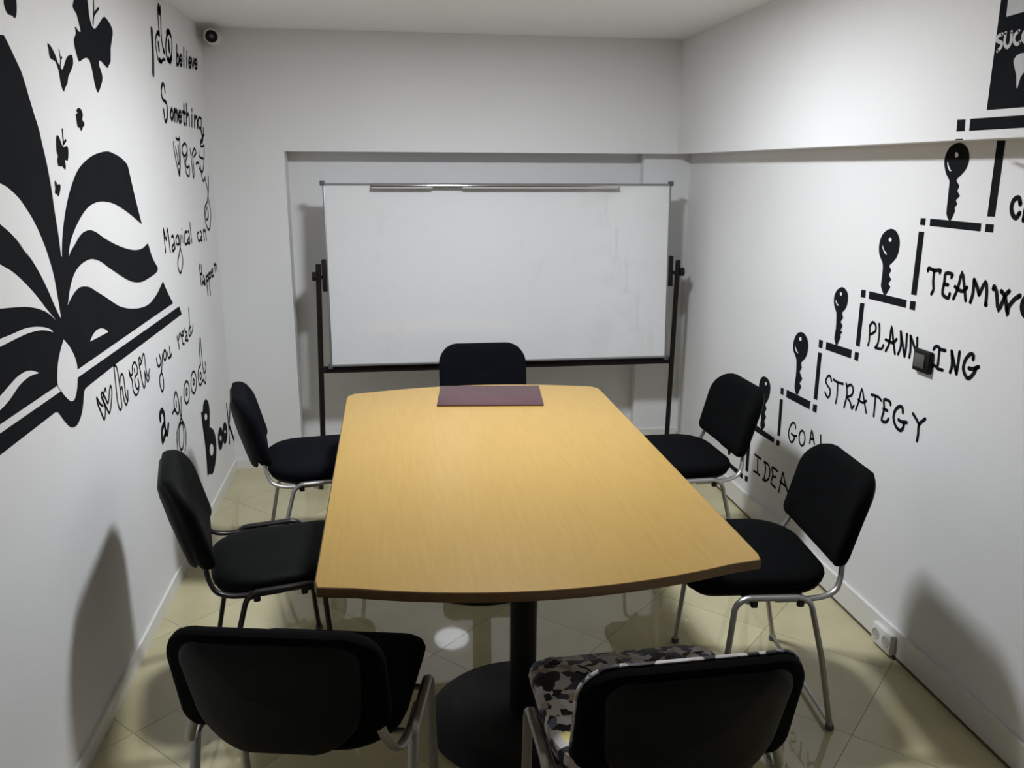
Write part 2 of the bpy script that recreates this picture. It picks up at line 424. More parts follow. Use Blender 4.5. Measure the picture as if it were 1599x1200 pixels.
# ------------------------------------------------------------------ whiteboard on its stand
WBX, WBY, WBR = .610, 4.60, 0
wb = empty('whiteboard', (WBX, WBY, 0), WBR, 'large rolling whiteboard with pen rail on dark stand before the back wall', 'whiteboard')
hw, z0, z1 = .945, .632, 1.604
pz = (z0+z1)/2
TILT = math.radians(3.6)
def tl(x, y, z):          # the board swivels about its middle: top leans back a little
    dz = z-pz
    return (x, y*math.cos(TILT)+dz*math.sin(TILT), pz+dz*math.cos(TILT)-y*math.sin(TILT))
def tbox(a, b):
    bm = boxbm(a, b)
    for v in bm.verts: v.co = tl(*v.co)
    return bm
obj('writing_surface', tbox((-hw+.008, -.010, z0+.008), (hw-.008, .010, z1-.008)), M['board'], wb)
for a, b in (((-hw, -.014, z1-.012), (hw, .014, z1)), ((-hw, -.014, z0), (hw, .014, z0+.012)), ((-hw, -.014, z0+.012), (-hw+.012, .014, z1-.012)), ((hw-.012, -.014, z0+.012), (hw, .014, z1-.012))):
    obj('frame_rail', tbox(a, b), M['frame_grey'], wb, True, .003)
for sx in (-1, 1):
    for zz in (z0, z1):
        obj('corner_cap', tbox((sx*hw-.013, -.0155, zz-.013), (sx*hw+.013, .0155, zz+.013)), M['cap_dark'], wb, True, .005)
# pen rail clipped along the top edge (the board is turned over)
bm = bmesh.new()
prof = [(-.014, 1.602), (-.040, 1.602), (-.048, 1.598), (-.051, 1.590), (-.050, 1.582), (-.047, 1.582), (-.046, 1.589), (-.040, 1.594), (-.014, 1.592)]
loft(bm, [[tl(x, y, z) for y, z in prof] for x in (-.690, .635)])
obj('pen_rail', bm, M['aluminium'], wb, True)
obj('rail_lip', tbox((-.690, -.055, 1.576), (-.375, -.046, 1.583)), M['grey_plastic'], wb)
obj('rail_lip', tbox((-.215, -.055, 1.576), (.635, -.046, 1.583)), M['grey_plastic'], wb)
for sx, xt, xb in ((-1, -.985, -1.012), (1, 1.000, .985)):
    bm = bmesh.new()
    for k in range(1):
        tube(bm, [(xb, 0, .055), (xt, 0, 1.185)], .0145, .0145, (1, 0, 0), 8)
    post = obj('post', bm, M['stand_paint'], wb, True)
    bm = boxbm((xb-.018, -.24, .045), (xb+.018, .24, .080)); obj('foot', bm, M['stand_paint'], wb, True, .004)
    for yy in (-.215, .215):
        bm = bmesh.new()
        loft(bm, [[(xb+t, yy+.022*math.cos(2*PI*k/20), .0225+.022*math.sin(2*PI*k/20)) for k in range(20)] for t in (-.011, .011)])
        obj('caster', bm, M['rubber'], wb, True)
    bz = 1.125
    bm = tbox((sx*hw-(.004 if sx > 0 else .022), -.022, bz-.085), (sx*hw+(.022 if sx > 0 else .004), .022, bz+.085)); obj('pivot_bracket', bm, M['stand_paint'], wb, True, .004)
    bm = bmesh.new(); tube(bm, [(sx*(hw+.018), 0, 1.115), (xt+sx*.004, 0, 1.115)], .010, .010, (0, 0, 1), 10); obj('pivot_bolt', bm, M['stand_paint'], wb, True)
    bm = bmesh.new(); tube(bm, [(xt+sx*.010, 0, 1.120), (xt+sx*.034, 0, 1.120)], .024, .024, (0, 0, 1), 16); obj('knob', bm, M['stand_paint'], wb, True)
bm = boxbm((-.999, -.016, .592), (.991, .016, .626)); obj('cross_rail', bm, M['stand_paint'], wb, True, .003)

# ------------------------------------------------------------------ small things on the walls
cm = empty('security_camera', (-.845, YB, 2.315), 0, 'small white security camera with black lens in the ceiling corner', 'camera')
def ycyl(prof, n=28, tilt=0, yaw=0, o=(0, 0, 0)):
    bm = bmesh.new(); loft(bm, [[(r*math.cos(2*PI*k/n), y, r*math.sin(2*PI*k/n)) for k in range(n)] for r, y in prof])
    bmesh.ops.rotate(bm, verts=bm.verts, cent=(0, 0, 0), matrix=Matrix.Rotation(tilt, 3, 'X'))
    bmesh.ops.rotate(bm, verts=bm.verts, cent=(0, 0, 0), matrix=Matrix.Rotation(yaw, 3, 'Z'))
    bmesh.ops.translate(bm, verts=bm.verts, vec=o)
    return bm
obj('wall_mount', ycyl([(.040, 0), (.040, -.012), (.034, -.018), (.016, -.022), (.014, -.050)]), M['white_plastic'], cm, True)
obj('camera_body', ycyl([(.022, .02), (.034, .012), (.038, -.01), (.038, -.085), (.035, -.090)], tilt=.10, yaw=.14, o=(0, -.065, 0)), M['white_plastic'], cm, True)
obj('lens_ring', ycyl([(.029, -.0895), (.029, -.0935), (.026, -.095), (.013, -.092)], tilt=.10, yaw=.14, o=(0, -.065, 0)), M['black_plastic'], cm, True)
obj('lens', ycyl([(.011, -.0915), (.010, -.097), (.005, -.099)], tilt=.10, yaw=.14, o=(0, -.065, 0)), M['grey_dot'], cm, True)

sw = empty('light_switch', (XR, 2.50, 1.070), 0, 'black square switch box covering a letter of PLANNING', 'switch')
obj('switch_box', boxbm((-.018, -.043, -.037), (0, .043, .037)), M['black_plastic'], sw, True, .005)
obj('rocker', boxbm((-.0225, -.024, -.022), (-.0175, .030, .024)), M['key_grey'], sw, True, .003)

so_ = empty('power_socket', (XR-.0131, 2.50, .052), 0, 'white double power socket box on the right skirting', 'socket')
obj('socket_box', boxbm((-.024, -.058, -.040), (0, .058, .036)), M['skirting'], so_, True, .005)
for yy in (-.030, .030):
    bm = bmesh.new(); n = 20
    loft(bm, [[(x, yy+r*math.cos(2*PI*k/n), r*math.sin(2*PI*k/n)) for k in range(n)] for x, r in ((-.0238, .021), (-.0255, .0205), (-.0257, .018), (-.0242, .0165))])
    obj('socket_face', bm, M['grey_plastic'], so_, True)

# ------------------------------------------------------------------ paintings and lettering on the walls (flat paint, wall coordinates in metres)
MURALS = [
('open_book_mural','large black open book painted on left wall with striped fanning pages','mural',None,'L',[('page','ink',[('f',0,[(2.5445,1.4347),(2.5483,1.4451),(2.5519,1.4554),(2.5559,1.4659),(2.5608,1.4768),(2.5669,1.4883),(2.5736,1.5003),(2.5812,1.5126),(2.5895,1.525),(2.5988,1.5378),(2.6089,1.551),(2.6197,1.5641),(2.6309,1.5767),(2.6424,1.5886),(2.6543,1.6002),(2.6669,1.6114),(2.6806,1.6226),(2.6956,1.6341),(2.7117,1.6456),(2.7285,1.6566),(2.7457,1.6665),(2.7627,1.6748),(2.78,1.6819),(2.7981,1.6883),(2.818,1.6946),(2.8399,1.7009),(2.8636,1.7068),(2.8885,1.7124),(2.914,1.7172),(2.9416,1.7213),(2.9711,1.7248),(2.9998,1.7275),(3.0248,1.7294),(3.0432,1.7304),(3.0569,1.7306),(3.0702,1.7298),(3.087,1.7283),(3.1101,1.7256),(3.1369,1.722),(3.164,1.7177),(3.1877,1.7132),(3.2073,1.7084),(3.2245,1.7032),(3.239,1.698),(3.2507,1.6934),(3.2584,1.6898),(3.2623,1.6868),(3.2647,1.684),(3.2679,1.6811),(3.2787,1.6562),(3.2895,1.6309),(3.3006,1.6054),(3.3124,1.5795),(3.3253,1.5534),(3.3388,1.5269),(3.3528,1.5),(3.3669,1.4728),(3.3385,1.4823),(3.3106,1.4917),(3.2832,1.5009),(3.2562,1.5095),(3.2296,1.5177),(3.2034,1.5255),(3.1775,1.5328),(3.1519,1.5396),(3.127,1.546),(3.1026,1.552),(3.078,1.5573),(3.0526,1.5619),(3.0254,1.5657),(2.9971,1.5688),(2.9695,1.5712),(2.9442,1.5726),(2.9216,1.5729),(2.9006,1.5724),(2.8808,1.5712),(2.8615,1.5694),(2.843,1.5671),(2.8255,1.5642),(2.8082,1.5606),(2.7905,1.556),(2.7721,1.5501),(2.7534,1.5431),(2.735,1.5355),(2.7175,1.5277),(2.7006,1.5194),(2.6842,1.5107),(2.6689,1.5018),(2.6551,1.4933),(2.6432,1.4855),(2.6326,1.4779),(2.6233,1.4702),(2.615,1.4621),(2.6081,1.4532),(2.6026,1.4438),(2.5977,1.4342),(2.5924,1.4248)])]),('page','ink',[('f',0,[(1.8534,1.8104),(1.9796,1.9091),(2.1608,1.9613),(2.3318,1.9882),(2.3521,1.9896),(2.357,1.9855),(2.362,1.9814),(2.3668,1.9772),(2.3716,1.973),(2.376,1.9689),(2.3802,1.9648),(2.3844,1.9605),(2.389,1.9558),(2.394,1.9506),(2.3994,1.945),(2.4049,1.9393),(2.41,1.9339),(2.4148,1.9291),(2.4193,1.9247),(2.4236,1.9201),(2.4279,1.9149),(2.432,1.9087),(2.4359,1.9019),(2.4398,1.8947),(2.4434,1.8874),(2.4467,1.8801),(2.4498,1.8726),(2.4529,1.865),(2.456,1.8574),(2.4779,1.8112),(2.4822,1.8033),(2.4866,1.7954),(2.4909,1.7873),(2.4947,1.7787),(2.4979,1.7695),(2.5005,1.7598),(2.503,1.7497),(2.5057,1.7391),(2.509,1.7279),(2.5126,1.716),(2.516,1.704),(2.5189,1.6925),(2.5212,1.6819),(2.5231,1.6716),(2.5246,1.6616),(2.5261,1.6514),(2.5275,1.641),(2.5288,1.6306),(2.5299,1.6202),(2.5307,1.6097),(2.5312,1.5999),(2.5313,1.5906),(2.5314,1.5803),(2.532,1.5677),(2.5333,1.5514),(2.5351,1.5325),(2.5369,1.5131),(2.5381,1.4952),(2.5385,1.4796),(2.5384,1.4652),(2.5381,1.4513),(2.5379,1.437),(2.5445,1.4347),(2.5924,1.4248),(2.597,1.429),(2.6013,1.4332),(2.6063,1.4374),(2.6127,1.4417),(2.6212,1.4458),(2.6311,1.45),(2.6419,1.4543),(2.653,1.4588),(2.6644,1.4639),(2.6764,1.4695),(2.6886,1.4749),(2.7005,1.4795),(2.7119,1.4831),(2.7229,1.4861),(2.7341,1.4885),(2.746,1.4903),(2.759,1.4915),(2.7727,1.4921),(2.7866,1.492),(2.8003,1.4912),(2.8131,1.4898),(2.8254,1.4876),(2.8383,1.4847),(2.8528,1.4809),(2.8691,1.4759),(2.8866,1.4698),(2.9057,1.4631),(2.9267,1.4564),(2.9501,1.4496),(2.9758,1.4424),(3.0028,1.4352),(3.0302,1.4283),(3.0583,1.4217),(3.0874,1.4153),(3.1165,1.4093),(3.1443,1.4039),(3.1701,1.3994),(3.1946,1.3956),(3.2184,1.3925),(3.242,1.3899),(3.2657,1.388),(3.289,1.3867),(3.312,1.3862),(3.3346,1.3867),(3.3568,1.3887),(3.3784,1.392),(3.3999,1.3958),(3.4219,1.3993),(3.4305,1.3857),(3.4393,1.3721),(3.4482,1.3591),(3.4573,1.3475),(3.4666,1.338),(3.4762,1.3298),(3.4857,1.3226),(3.4947,1.3157),(3.5043,1.3093),(3.5144,1.3036),(3.5225,1.2983),(3.5261,1.2934),(3.5252,1.2888),(3.5211,1.2846),(3.5124,1.2809),(3.4982,1.2777),(3.4762,1.275),(3.4482,1.2729),(3.4181,1.2712),(3.3899,1.2699),(3.3642,1.2687),(3.3389,1.2678),(3.3142,1.2675),(3.2902,1.268),(3.2669,1.2696),(3.2442,1.2719),(3.2222,1.2748),(3.2006,1.2783),(3.1802,1.2821),(3.1607,1.2864),(3.1408,1.2913),(3.1193,1.2973),(3.0956,1.3046),(3.0706,1.3129),(3.0454,1.3216),(3.0209,1.3301),(2.997,1.3384),(2.9731,1.3469),(2.9504,1.3551),(2.9298,1.3626),(2.912,1.3694),(2.8962,1.3758),(2.8812,1.3817),(2.8658,1.3869),(2.8496,1.3916),(2.8332,1.3957),(2.8172,1.3992),(2.802,1.4019),(2.7881,1.4037),(2.7752,1.4048),(2.7621,1.4051),(2.7479,1.4049),(2.732,1.404),(2.7151,1.4025),(2.6981,1.4003),(2.682,1.3975),(2.6669,1.394),(2.6523,1.3899),(2.6383,1.3851),(2.6252,1.3792),(2.6129,1.3725),(2.6013,1.3648),(2.5903,1.3562),(2.5796,1.3467),(2.5695,1.3358),(2.5599,1.3236),(2.5505,1.311),(2.541,1.2987),(2.5517,1.3037),(2.5625,1.3088),(2.5734,1.3138),(2.5842,1.3182),(2.5953,1.3222),(2.6064,1.3258),(2.6175,1.3289),(2.6283,1.3313),(2.6385,1.333),(2.6482,1.3339),(2.6584,1.3342),(2.67,1.3338),(2.6837,1.3326),(2.699,1.3307),(2.7149,1.328),(2.7304,1.3246),(2.7447,1.3204),(2.7587,1.3153),(2.7732,1.3096),(2.7896,1.3034),(2.8084,1.2964),(2.8292,1.2887),(2.8509,1.2806),(2.8727,1.2722),(2.8949,1.2634),(2.918,1.254),(2.9405,1.2449),(2.9607,1.2371),(2.9768,1.2311),(2.9898,1.2264),(3.0032,1.2222),(3.0203,1.2175),(3.0428,1.2118),(3.0688,1.2058),(3.0968,1.1998),(3.1249,1.1945),(3.1531,1.1898),(3.1823,1.1857),(3.2118,1.1821),(3.241,1.1793),(3.2697,1.1771),(3.298,1.1756),(3.3262,1.1751),(3.3544,1.176),(3.3834,1.1788),(3.4127,1.1834),(3.4409,1.1888),(3.4663,1.1943),(3.4882,1.1999),(3.5073,1.206),(3.5242,1.2121),(3.5396,1.2175),(3.5527,1.222),(3.5635,1.226),(3.5733,1.2297),(3.5836,1.2335),(3.5953,1.2218),(3.6066,1.2102),(3.6188,1.1981),(3.6332,1.1851),(3.6504,1.1707),(3.67,1.1552),(3.6906,1.1392),(3.711,1.1232),(2.5547,1.1068),(2.5511,1.1057),(2.5456,1.084),(2.4974,1.0777),(2.3942,1.0995),(2.0362,1.0972),(1.626,1.0932)])]),('book_cover','ink',[('f',0,[(1.6217,1.0796),(2.0296,1.0774),(2.4136,1.0788),(2.4556,1.0734),(2.5436,1.0845),(3.8077,1.0951),(3.8408,1.0542),(2.9042,1.0453),(2.6134,1.0396),(2.6085,1.0392),(2.6036,1.0389),(2.5989,1.0383),(2.5946,1.0373),(2.5911,1.0362),(2.5881,1.0349),(2.5851,1.0327),(2.5816,1.0289),(2.5775,1.0227),(2.573,1.0147),(2.5682,1.0062),(2.5632,.9985),(2.5581,.9917),(2.5529,.9853),(2.5472,.9792),(2.5402,.9736),(2.5316,.9682),(2.5217,.963),(2.5115,.9586),(2.5017,.9558),(2.4924,.9547),(2.4831,.955),(2.4741,.9562),(2.4659,.9578),(2.4587,.9597),(2.4523,.9619),(2.446,.965),(2.4393,.9691),(2.4319,.9745),(2.4242,.9811),(2.4164,.9881),(2.4088,.9952),(2.4011,1.0027),(2.3934,1.0108),(2.3862,1.0182),(2.3803,1.0239),(2.3763,1.0272),(2.3736,1.029),(2.3713,1.0299),(2.3687,1.0309),(2.3655,1.0319),(2.3623,1.0326),(2.359,1.0332),(2.3558,1.0339),(2.0137,1.0294),(1.6084,1.0377)])]),('page_gap','white',[('f',0,[(1.8194,1.7033),(1.9866,1.6878),(2.2165,1.6407),(2.2251,1.6385),(2.2335,1.6364),(2.2425,1.6339),(2.2528,1.6302),(2.2652,1.625),(2.2793,1.6186),(2.2936,1.6115),(2.3067,1.6042),(2.318,1.5968),(2.3283,1.589),(2.338,1.581),(2.3474,1.573),(2.3566,1.5652),(2.3654,1.5576),(2.3739,1.5496),(2.3823,1.5408),(2.3909,1.5309),(2.3994,1.5202),(2.4077,1.5091),(2.4155,1.4981),(2.4225,1.4873),(2.429,1.4765),(2.4353,1.4656),(2.4418,1.4546),(2.4265,1.4827),(2.4314,1.473),(2.4364,1.4632),(2.4413,1.4532),(2.4461,1.4426),(2.4509,1.4314),(2.4558,1.4198),(2.4603,1.4076),(2.464,1.3951),(2.4667,1.3824),(2.4686,1.3695),(2.4702,1.3559),(2.4717,1.3413),(2.4734,1.3253),(2.4748,1.3083),(2.4763,1.2907),(2.4777,1.2733),(2.4715,1.276),(2.4648,1.2848),(2.4582,1.2933),(2.4515,1.3022),(2.4442,1.3123),(2.4364,1.324),(2.4281,1.3368),(2.4195,1.3501),(2.4105,1.363),(2.401,1.3756),(2.3912,1.3882),(2.381,1.4006),(2.3703,1.4127),(2.3593,1.4245),(2.3478,1.4361),(2.336,1.4473),(2.3236,1.458),(2.3107,1.4681),(2.2972,1.4776),(2.2836,1.4868),(2.2704,1.4959),(2.3287,1.4505),(2.3154,1.4619),(2.3022,1.4734),(2.2894,1.4843),(2.2769,1.4942),(2.2651,1.5027),(2.2536,1.5104),(2.2423,1.5174),(2.231,1.5241),(2.2195,1.5303),(2.208,1.536),(2.1966,1.5415),(2.1854,1.547),(1.9605,1.6071),(1.8007,1.6442)])]),('page_gap','white',[('f',0,[(1.7738,1.5594),(1.9317,1.5178),(2.1549,1.4551),(2.1693,1.4494),(2.184,1.4438),(2.1988,1.4379),(2.2137,1.4311),(2.2285,1.4235),(2.2433,1.4152),(2.2582,1.4063),(2.2733,1.397),(2.2888,1.387),(2.3046,1.3763),(2.3201,1.3654),(2.3348,1.3546),(2.3482,1.3442),(2.3606,1.3338),(2.3727,1.3236),(2.3852,1.3135),(2.3982,1.3036),(2.4114,1.2939),(2.4247,1.2843),(2.4382,1.2744),(2.4259,1.2817),(2.4139,1.2889),(2.4019,1.2959),(2.3896,1.3021),(2.3769,1.3074),(2.3638,1.3121),(2.351,1.3162),(2.3388,1.32),(2.3275,1.3233),(2.3168,1.3261),(2.3064,1.3286),(2.2959,1.3309),(2.286,1.3332),(2.2765,1.3351),(2.2663,1.3371),(2.2538,1.3392),(2.2385,1.3415),(2.2212,1.3439),(2.2033,1.3463),(2.186,1.3485),(2.1697,1.3504),(2.1535,1.3523),(2.1376,1.3541),(2.122,1.3558),(1.8881,1.383),(1.7209,1.3926)])]),('page_gap','white',[('f',0,[(1.6862,1.2829),(1.8825,1.2819),(2.0996,1.2883),(2.1157,1.288),(2.132,1.2876),(2.1486,1.2873),(2.1656,1.2871),(2.183,1.2871),(2.2009,1.2873),(2.2188,1.2873),(2.2362,1.2868),(2.253,1.2855),(2.2695,1.2838),(2.2857,1.2818),(2.3015,1.2794),(2.3173,1.2766),(2.333,1.2735),(2.3478,1.2702),(2.3611,1.2669),(2.3726,1.2636),(2.3828,1.2603),(2.3914,1.2571),(2.3985,1.2541),(2.4033,1.2515),(2.4061,1.2491),(2.4081,1.2469),(2.4106,1.2446),(2.4017,1.2475),(2.3933,1.2504),(2.3843,1.2533),(2.3739,1.2561),(2.3621,1.2588),(2.3492,1.2616),(2.3354,1.2642),(2.3206,1.2664),(2.3046,1.2682),(2.2876,1.2697),(2.2703,1.271),(2.2533,1.2719),(2.2367,1.2723),(2.22,1.2725),(2.2038,1.2724),(2.1883,1.2723),(2.1735,1.2721),(2.1592,1.2719),(2.1457,1.2716),(2.1333,1.2714),(2.1223,1.2712),(2.1125,1.271),(2.1032,1.2709),(2.0938,1.2707),(1.8784,1.269),(1.6818,1.2691)])]),('page_gap','white',[('f',0,[(1.9214,1.1365),(2.0574,1.1612),(2.0684,1.1637),(2.0793,1.1662),(2.0906,1.1687),(2.1025,1.1712),(2.1156,1.174),(2.1296,1.1769),(2.1436,1.1796),(2.1569,1.1816),(2.1693,1.1828),(2.1812,1.1835),(2.1925,1.1837),(2.2033,1.1834),(2.2132,1.1828),(2.2223,1.1817),(2.2313,1.1801),(2.2409,1.1778),(2.2514,1.1746),(2.2624,1.1705),(2.2736,1.166),(2.2849,1.1616),(2.2845,1.1607),(2.2745,1.1619),(2.2646,1.1632),(2.2547,1.1644),(2.2448,1.1652),(2.235,1.1656),(2.2254,1.1658),(2.2154,1.1656),(2.2048,1.1649),(2.1933,1.1638),(2.1812,1.1622),(2.1687,1.1601),(2.1563,1.1575),(2.1438,1.1539),(2.131,1.1495),(2.1185,1.1452),(2.1069,1.1416),(2.0962,1.1388),(2.0861,1.1365),(2.0769,1.1347),(2.0688,1.1331),(2.0622,1.1319),(2.0569,1.1312),(2.0521,1.1306),(2.047,1.1299),(1.9162,1.1205)])]),('page_gap','white',[('f',0,[(2.6806,1.1649),(2.6873,1.1684),(2.694,1.172),(2.701,1.1755),(2.7087,1.1785),(2.7175,1.1813),(2.7269,1.1839),(2.737,1.186),(2.7476,1.1873),(2.7592,1.1876),(2.7716,1.1872),(2.7841,1.1861),(2.7959,1.1844),(2.807,1.1819),(2.8178,1.1785),(2.8277,1.1749),(2.8358,1.1716),(2.8415,1.1689),(2.8453,1.1664),(2.8483,1.164),(2.8517,1.1615),(2.7634,1.1631),(2.6806,1.1649)])]),('book_spine','white',[('f',0,[(2.4768,1.2113),(2.4861,1.2044),(2.4956,1.1976),(2.505,1.1905),(2.5137,1.1828),(2.5218,1.1741),(2.5297,1.1648),(2.5366,1.1554),(2.5422,1.1466),(2.5462,1.139),(2.5489,1.1321),(2.5505,1.1253),(2.5511,1.118),(2.5507,1.11),(2.5491,1.1017),(2.5467,1.0933),(2.5439,1.0852),(2.5407,1.0772),(2.537,1.0692),(2.5328,1.0616),(2.5279,1.0546),(2.5222,1.048),(2.5158,1.0417),(2.509,1.0364),(2.5024,1.0326),(2.4958,1.0307),(2.4891,1.0303),(2.4826,1.0309),(2.4764,1.0321),(2.4709,1.034),(2.4657,1.0367),(2.4606,1.04),(2.4552,1.0436),(2.4493,1.0475),(2.4432,1.052),(2.4372,1.0566),(2.4316,1.0611),(2.4267,1.0655),(2.4222,1.07),(2.4179,1.0744),(2.4136,1.0788),(2.4084,1.0838),(2.4028,1.0888),(2.398,1.0938),(2.395,1.0992),(2.3941,1.1049),(2.3947,1.1108),(2.3964,1.1172),(2.399,1.1243),(2.4024,1.1325),(2.4068,1.1416),(2.4119,1.1509),(2.4177,1.1596),(2.4242,1.1676),(2.4316,1.1753),(2.4394,1.1826),(2.447,1.1894),(2.4544,1.1954),(2.4618,1.2008),(2.4693,1.206),(2.4768,1.2113)])])]),
('butterfly_mural','black painted butterfly cut by the upper left corner of the photo','mural','butterflies painted above the book','L',[('wings','ink',[('f',0,[(2.3801,2.0737),(2.3783,2.0678),(2.3787,2.0626),(2.3805,2.0565),(2.3838,2.0508),(2.3883,2.0464),(2.3951,2.0435),(2.4068,2.0438),(2.4186,2.0446),(2.4247,2.0425),(2.4291,2.0407),(2.4345,2.0414),(2.4398,2.0443),(2.4448,2.0502),(2.4492,2.0579),(2.4527,2.0667),(2.4552,2.0758),(2.4564,2.0844),(2.456,2.0927),(2.4545,2.1014),(2.4493,2.1082),(2.437,2.1115),(2.422,2.1105),(2.4066,2.1027),(2.3931,2.0923),(2.3849,2.0826)])])]),
('butterfly_mural','largest black painted butterfly, near the ceiling on left wall','mural','butterflies painted above the book','L',[('wings','ink',[('f',0,[(2.8927,2.1643),(2.8821,2.1538),(2.8762,2.146),(2.8772,2.1405),(2.8828,2.136),(2.8926,2.1319),(2.9031,2.126),(2.9099,2.1141),(2.915,2.1008),(2.9205,2.089),(2.9218,2.0802),(2.9127,2.078),(2.9006,2.0794),(2.891,2.0839),(2.883,2.0881),(2.8779,2.088),(2.875,2.0847),(2.8764,2.0773),(2.876,2.068),(2.8651,2.0588),(2.8539,2.0492),(2.851,2.0392),(2.8521,2.0289),(2.8559,2.0181),(2.8617,2.0076),(2.8671,1.9962),(2.8758,1.9888),(2.8919,1.9926),(2.9112,1.9998),(2.9312,2.0053),(2.9503,2.0085),(2.9654,2.0072),(2.9773,2.0016),(2.9851,1.9906),(2.9907,1.9758),(2.9954,1.957),(3.0003,1.9383),(3.0069,1.9237),(3.0149,1.9142),(3.0234,1.9119),(3.0356,1.9171),(3.059,1.9338),(3.0806,1.9531),(3.0865,1.9654),(3.0846,1.9757),(3.0763,1.9863),(3.0678,1.9961),(3.0664,2.0052),(3.0696,2.0121),(3.0764,2.0152),(3.0904,2.0145),(3.1208,2.0069),(3.1512,2.0001),(3.1616,2.0035),(3.1677,2.0107),(3.1812,2.0165),(3.1948,2.0265),(3.202,2.0464),(3.2106,2.0703),(3.2313,2.0959),(3.25,2.1188),(3.2533,2.1311),(3.2485,2.139),(3.2387,2.1465),(3.2232,2.1529),(3.2014,2.1609),(3.1768,2.1642),(3.1523,2.1546),(3.1275,2.1405),(3.1015,2.1266),(3.0787,2.115),(3.0642,2.1098),(3.0532,2.1088),(3.0423,2.1105),(3.0331,2.1165),(3.0256,2.1286),(3.0207,2.1451),(3.0206,2.1657),(3.0207,2.187),(3.0181,2.2057),(3.0102,2.2197),(2.9914,2.2251),(2.9685,2.2231),(2.9458,2.2121),(2.9245,2.1968),(2.9069,2.1801)])]),('antenna','ink',[('s',.009,[(3.05,2.1214),(3.0556,2.1315),(3.0612,2.1416),(3.068,2.1504),(3.077,2.157),(3.0873,2.1622),(3.0972,2.1671),(3.1063,2.1716),(3.1151,2.1758),(3.1239,2.1799)]),('s',.009,[(3.068,2.1504),(3.0727,2.1671),(3.0774,2.1839),(3.081,2.1976),(3.0827,2.2062),(3.0834,2.2116),(3.084,2.2171)])])]),
('butterfly_mural','slim black painted butterfly with raised wings, left of the largest one','mural','butterflies painted above the book','L',[('wings','ink',[('f',0,[(2.6345,2.0099),(2.6459,2.0082),(2.6607,2.002),(2.6732,1.9936),(2.684,1.9839),(2.6907,1.9744),(2.696,1.9662),(2.7022,1.9622),(2.7088,1.9591),(2.7158,1.9525),(2.7238,1.9489),(2.7338,1.955),(2.7452,1.9653),(2.7581,1.9769),(2.7721,1.988),(2.7874,1.995),(2.8019,1.9992),(2.8137,2.0014),(2.8218,1.9994),(2.8247,1.9901),(2.8224,1.9783),(2.8138,1.9683),(2.8007,1.9581),(2.783,1.9462),(2.7665,1.9346),(2.7594,1.9247),(2.7535,1.9158),(2.7412,1.9076),(2.729,1.9004),(2.7216,1.8933),(2.7158,1.8895),(2.7094,1.8931),(2.704,1.9004),(2.7005,1.909),(2.6982,1.9193),(2.6971,1.9319),(2.6947,1.9447),(2.6879,1.9569),(2.678,1.9663),(2.6634,1.9687),(2.6495,1.9693),(2.6416,1.9719),(2.6373,1.9762),(2.6367,1.9838),(2.6372,1.9928),(2.6343,2.0029)])]),('antenna','ink',[('s',.006,[(2.7112,1.9572),(2.7153,1.9646),(2.7195,1.9721),(2.7233,1.9779),(2.7267,1.9811),(2.7299,1.9828),(2.733,1.9844)]),('s',.006,[(2.7214,1.9777),(2.7174,2.0018)])])]),
('butterfly_mural','small black painted butterfly, uppermost of the three below the largest','mural','butterflies painted above the book','L',[('wings','ink',[('f',0,[(2.8231,1.8524),(2.835,1.852),(2.8453,1.8486),(2.8519,1.8416),(2.8543,1.8333),(2.8484,1.8259),(2.8431,1.8196),(2.849,1.8157),(2.8565,1.8123),(2.8586,1.8075),(2.8573,1.8031),(2.8518,1.8011),(2.8436,1.7985),(2.8328,1.7905),(2.8228,1.7844),(2.8185,1.7885),(2.8145,1.7945),(2.8047,1.7944),(2.7957,1.7963),(2.7932,1.8087),(2.7931,1.8221),(2.7918,1.8286),(2.7929,1.8324),(2.8018,1.8344),(2.8095,1.8359),(2.8047,1.8392),(2.8005,1.8431),(2.8098,1.8484)])])]),
('butterfly_mural','medium black painted butterfly, the middle of the three beside the big page','mural','butterflies painted above the book','L',[('wings','ink',[('f',0,[(2.6225,1.7671),(2.63,1.7652),(2.637,1.7598),(2.6415,1.7527),(2.6459,1.7452),(2.6519,1.7387),(2.6596,1.7344),(2.6711,1.7362),(2.6825,1.7387),(2.6904,1.7372),(2.6948,1.7327),(2.6941,1.7238),(2.6904,1.7136),(2.6856,1.704),(2.6788,1.697),(2.6676,1.6982),(2.6581,1.6994),(2.658,1.6921),(2.6596,1.683),(2.6565,1.6761),(2.6521,1.6717),(2.6477,1.6725),(2.6428,1.6755),(2.638,1.6788),(2.6309,1.6817),(2.6165,1.6809),(2.6032,1.6816),(2.599,1.6903),(2.5994,1.7),(2.6045,1.7047),(2.6092,1.7087),(2.6059,1.714),(2.6022,1.7221),(2.6044,1.7381),(2.6092,1.754),(2.6153,1.763)])]),('antenna','ink',[('s',.008,[(2.6674,1.7831),(2.6664,1.7765),(2.6655,1.7698),(2.6647,1.7632),(2.664,1.7565),(2.6633,1.7499),(2.6627,1.7432)]),('s',.008,[(2.6631,1.7445),(2.6843,1.7543)])])]),
('butterfly_mural','tiniest black painted butterfly, lowest one, just above the right page','mural','butterflies painted above the book','L',[('wings','ink',[('f',0,[(2.5632,1.6438),(2.5688,1.641),(2.574,1.6363),(2.5745,1.6332),(2.5757,1.6314),(2.5843,1.6326),(2.5935,1.6335),(2.5984,1.6308),(2.5998,1.626),(2.5958,1.6189),(2.5892,1.6113),(2.5819,1.604),(2.5748,1.5993),(2.5709,1.6015),(2.5669,1.6057),(2.5582,1.6074),(2.5515,1.6098),(2.5543,1.6153),(2.559,1.6219),(2.5589,1.6282),(2.5585,1.6341),(2.5602,1.6402)])])]),
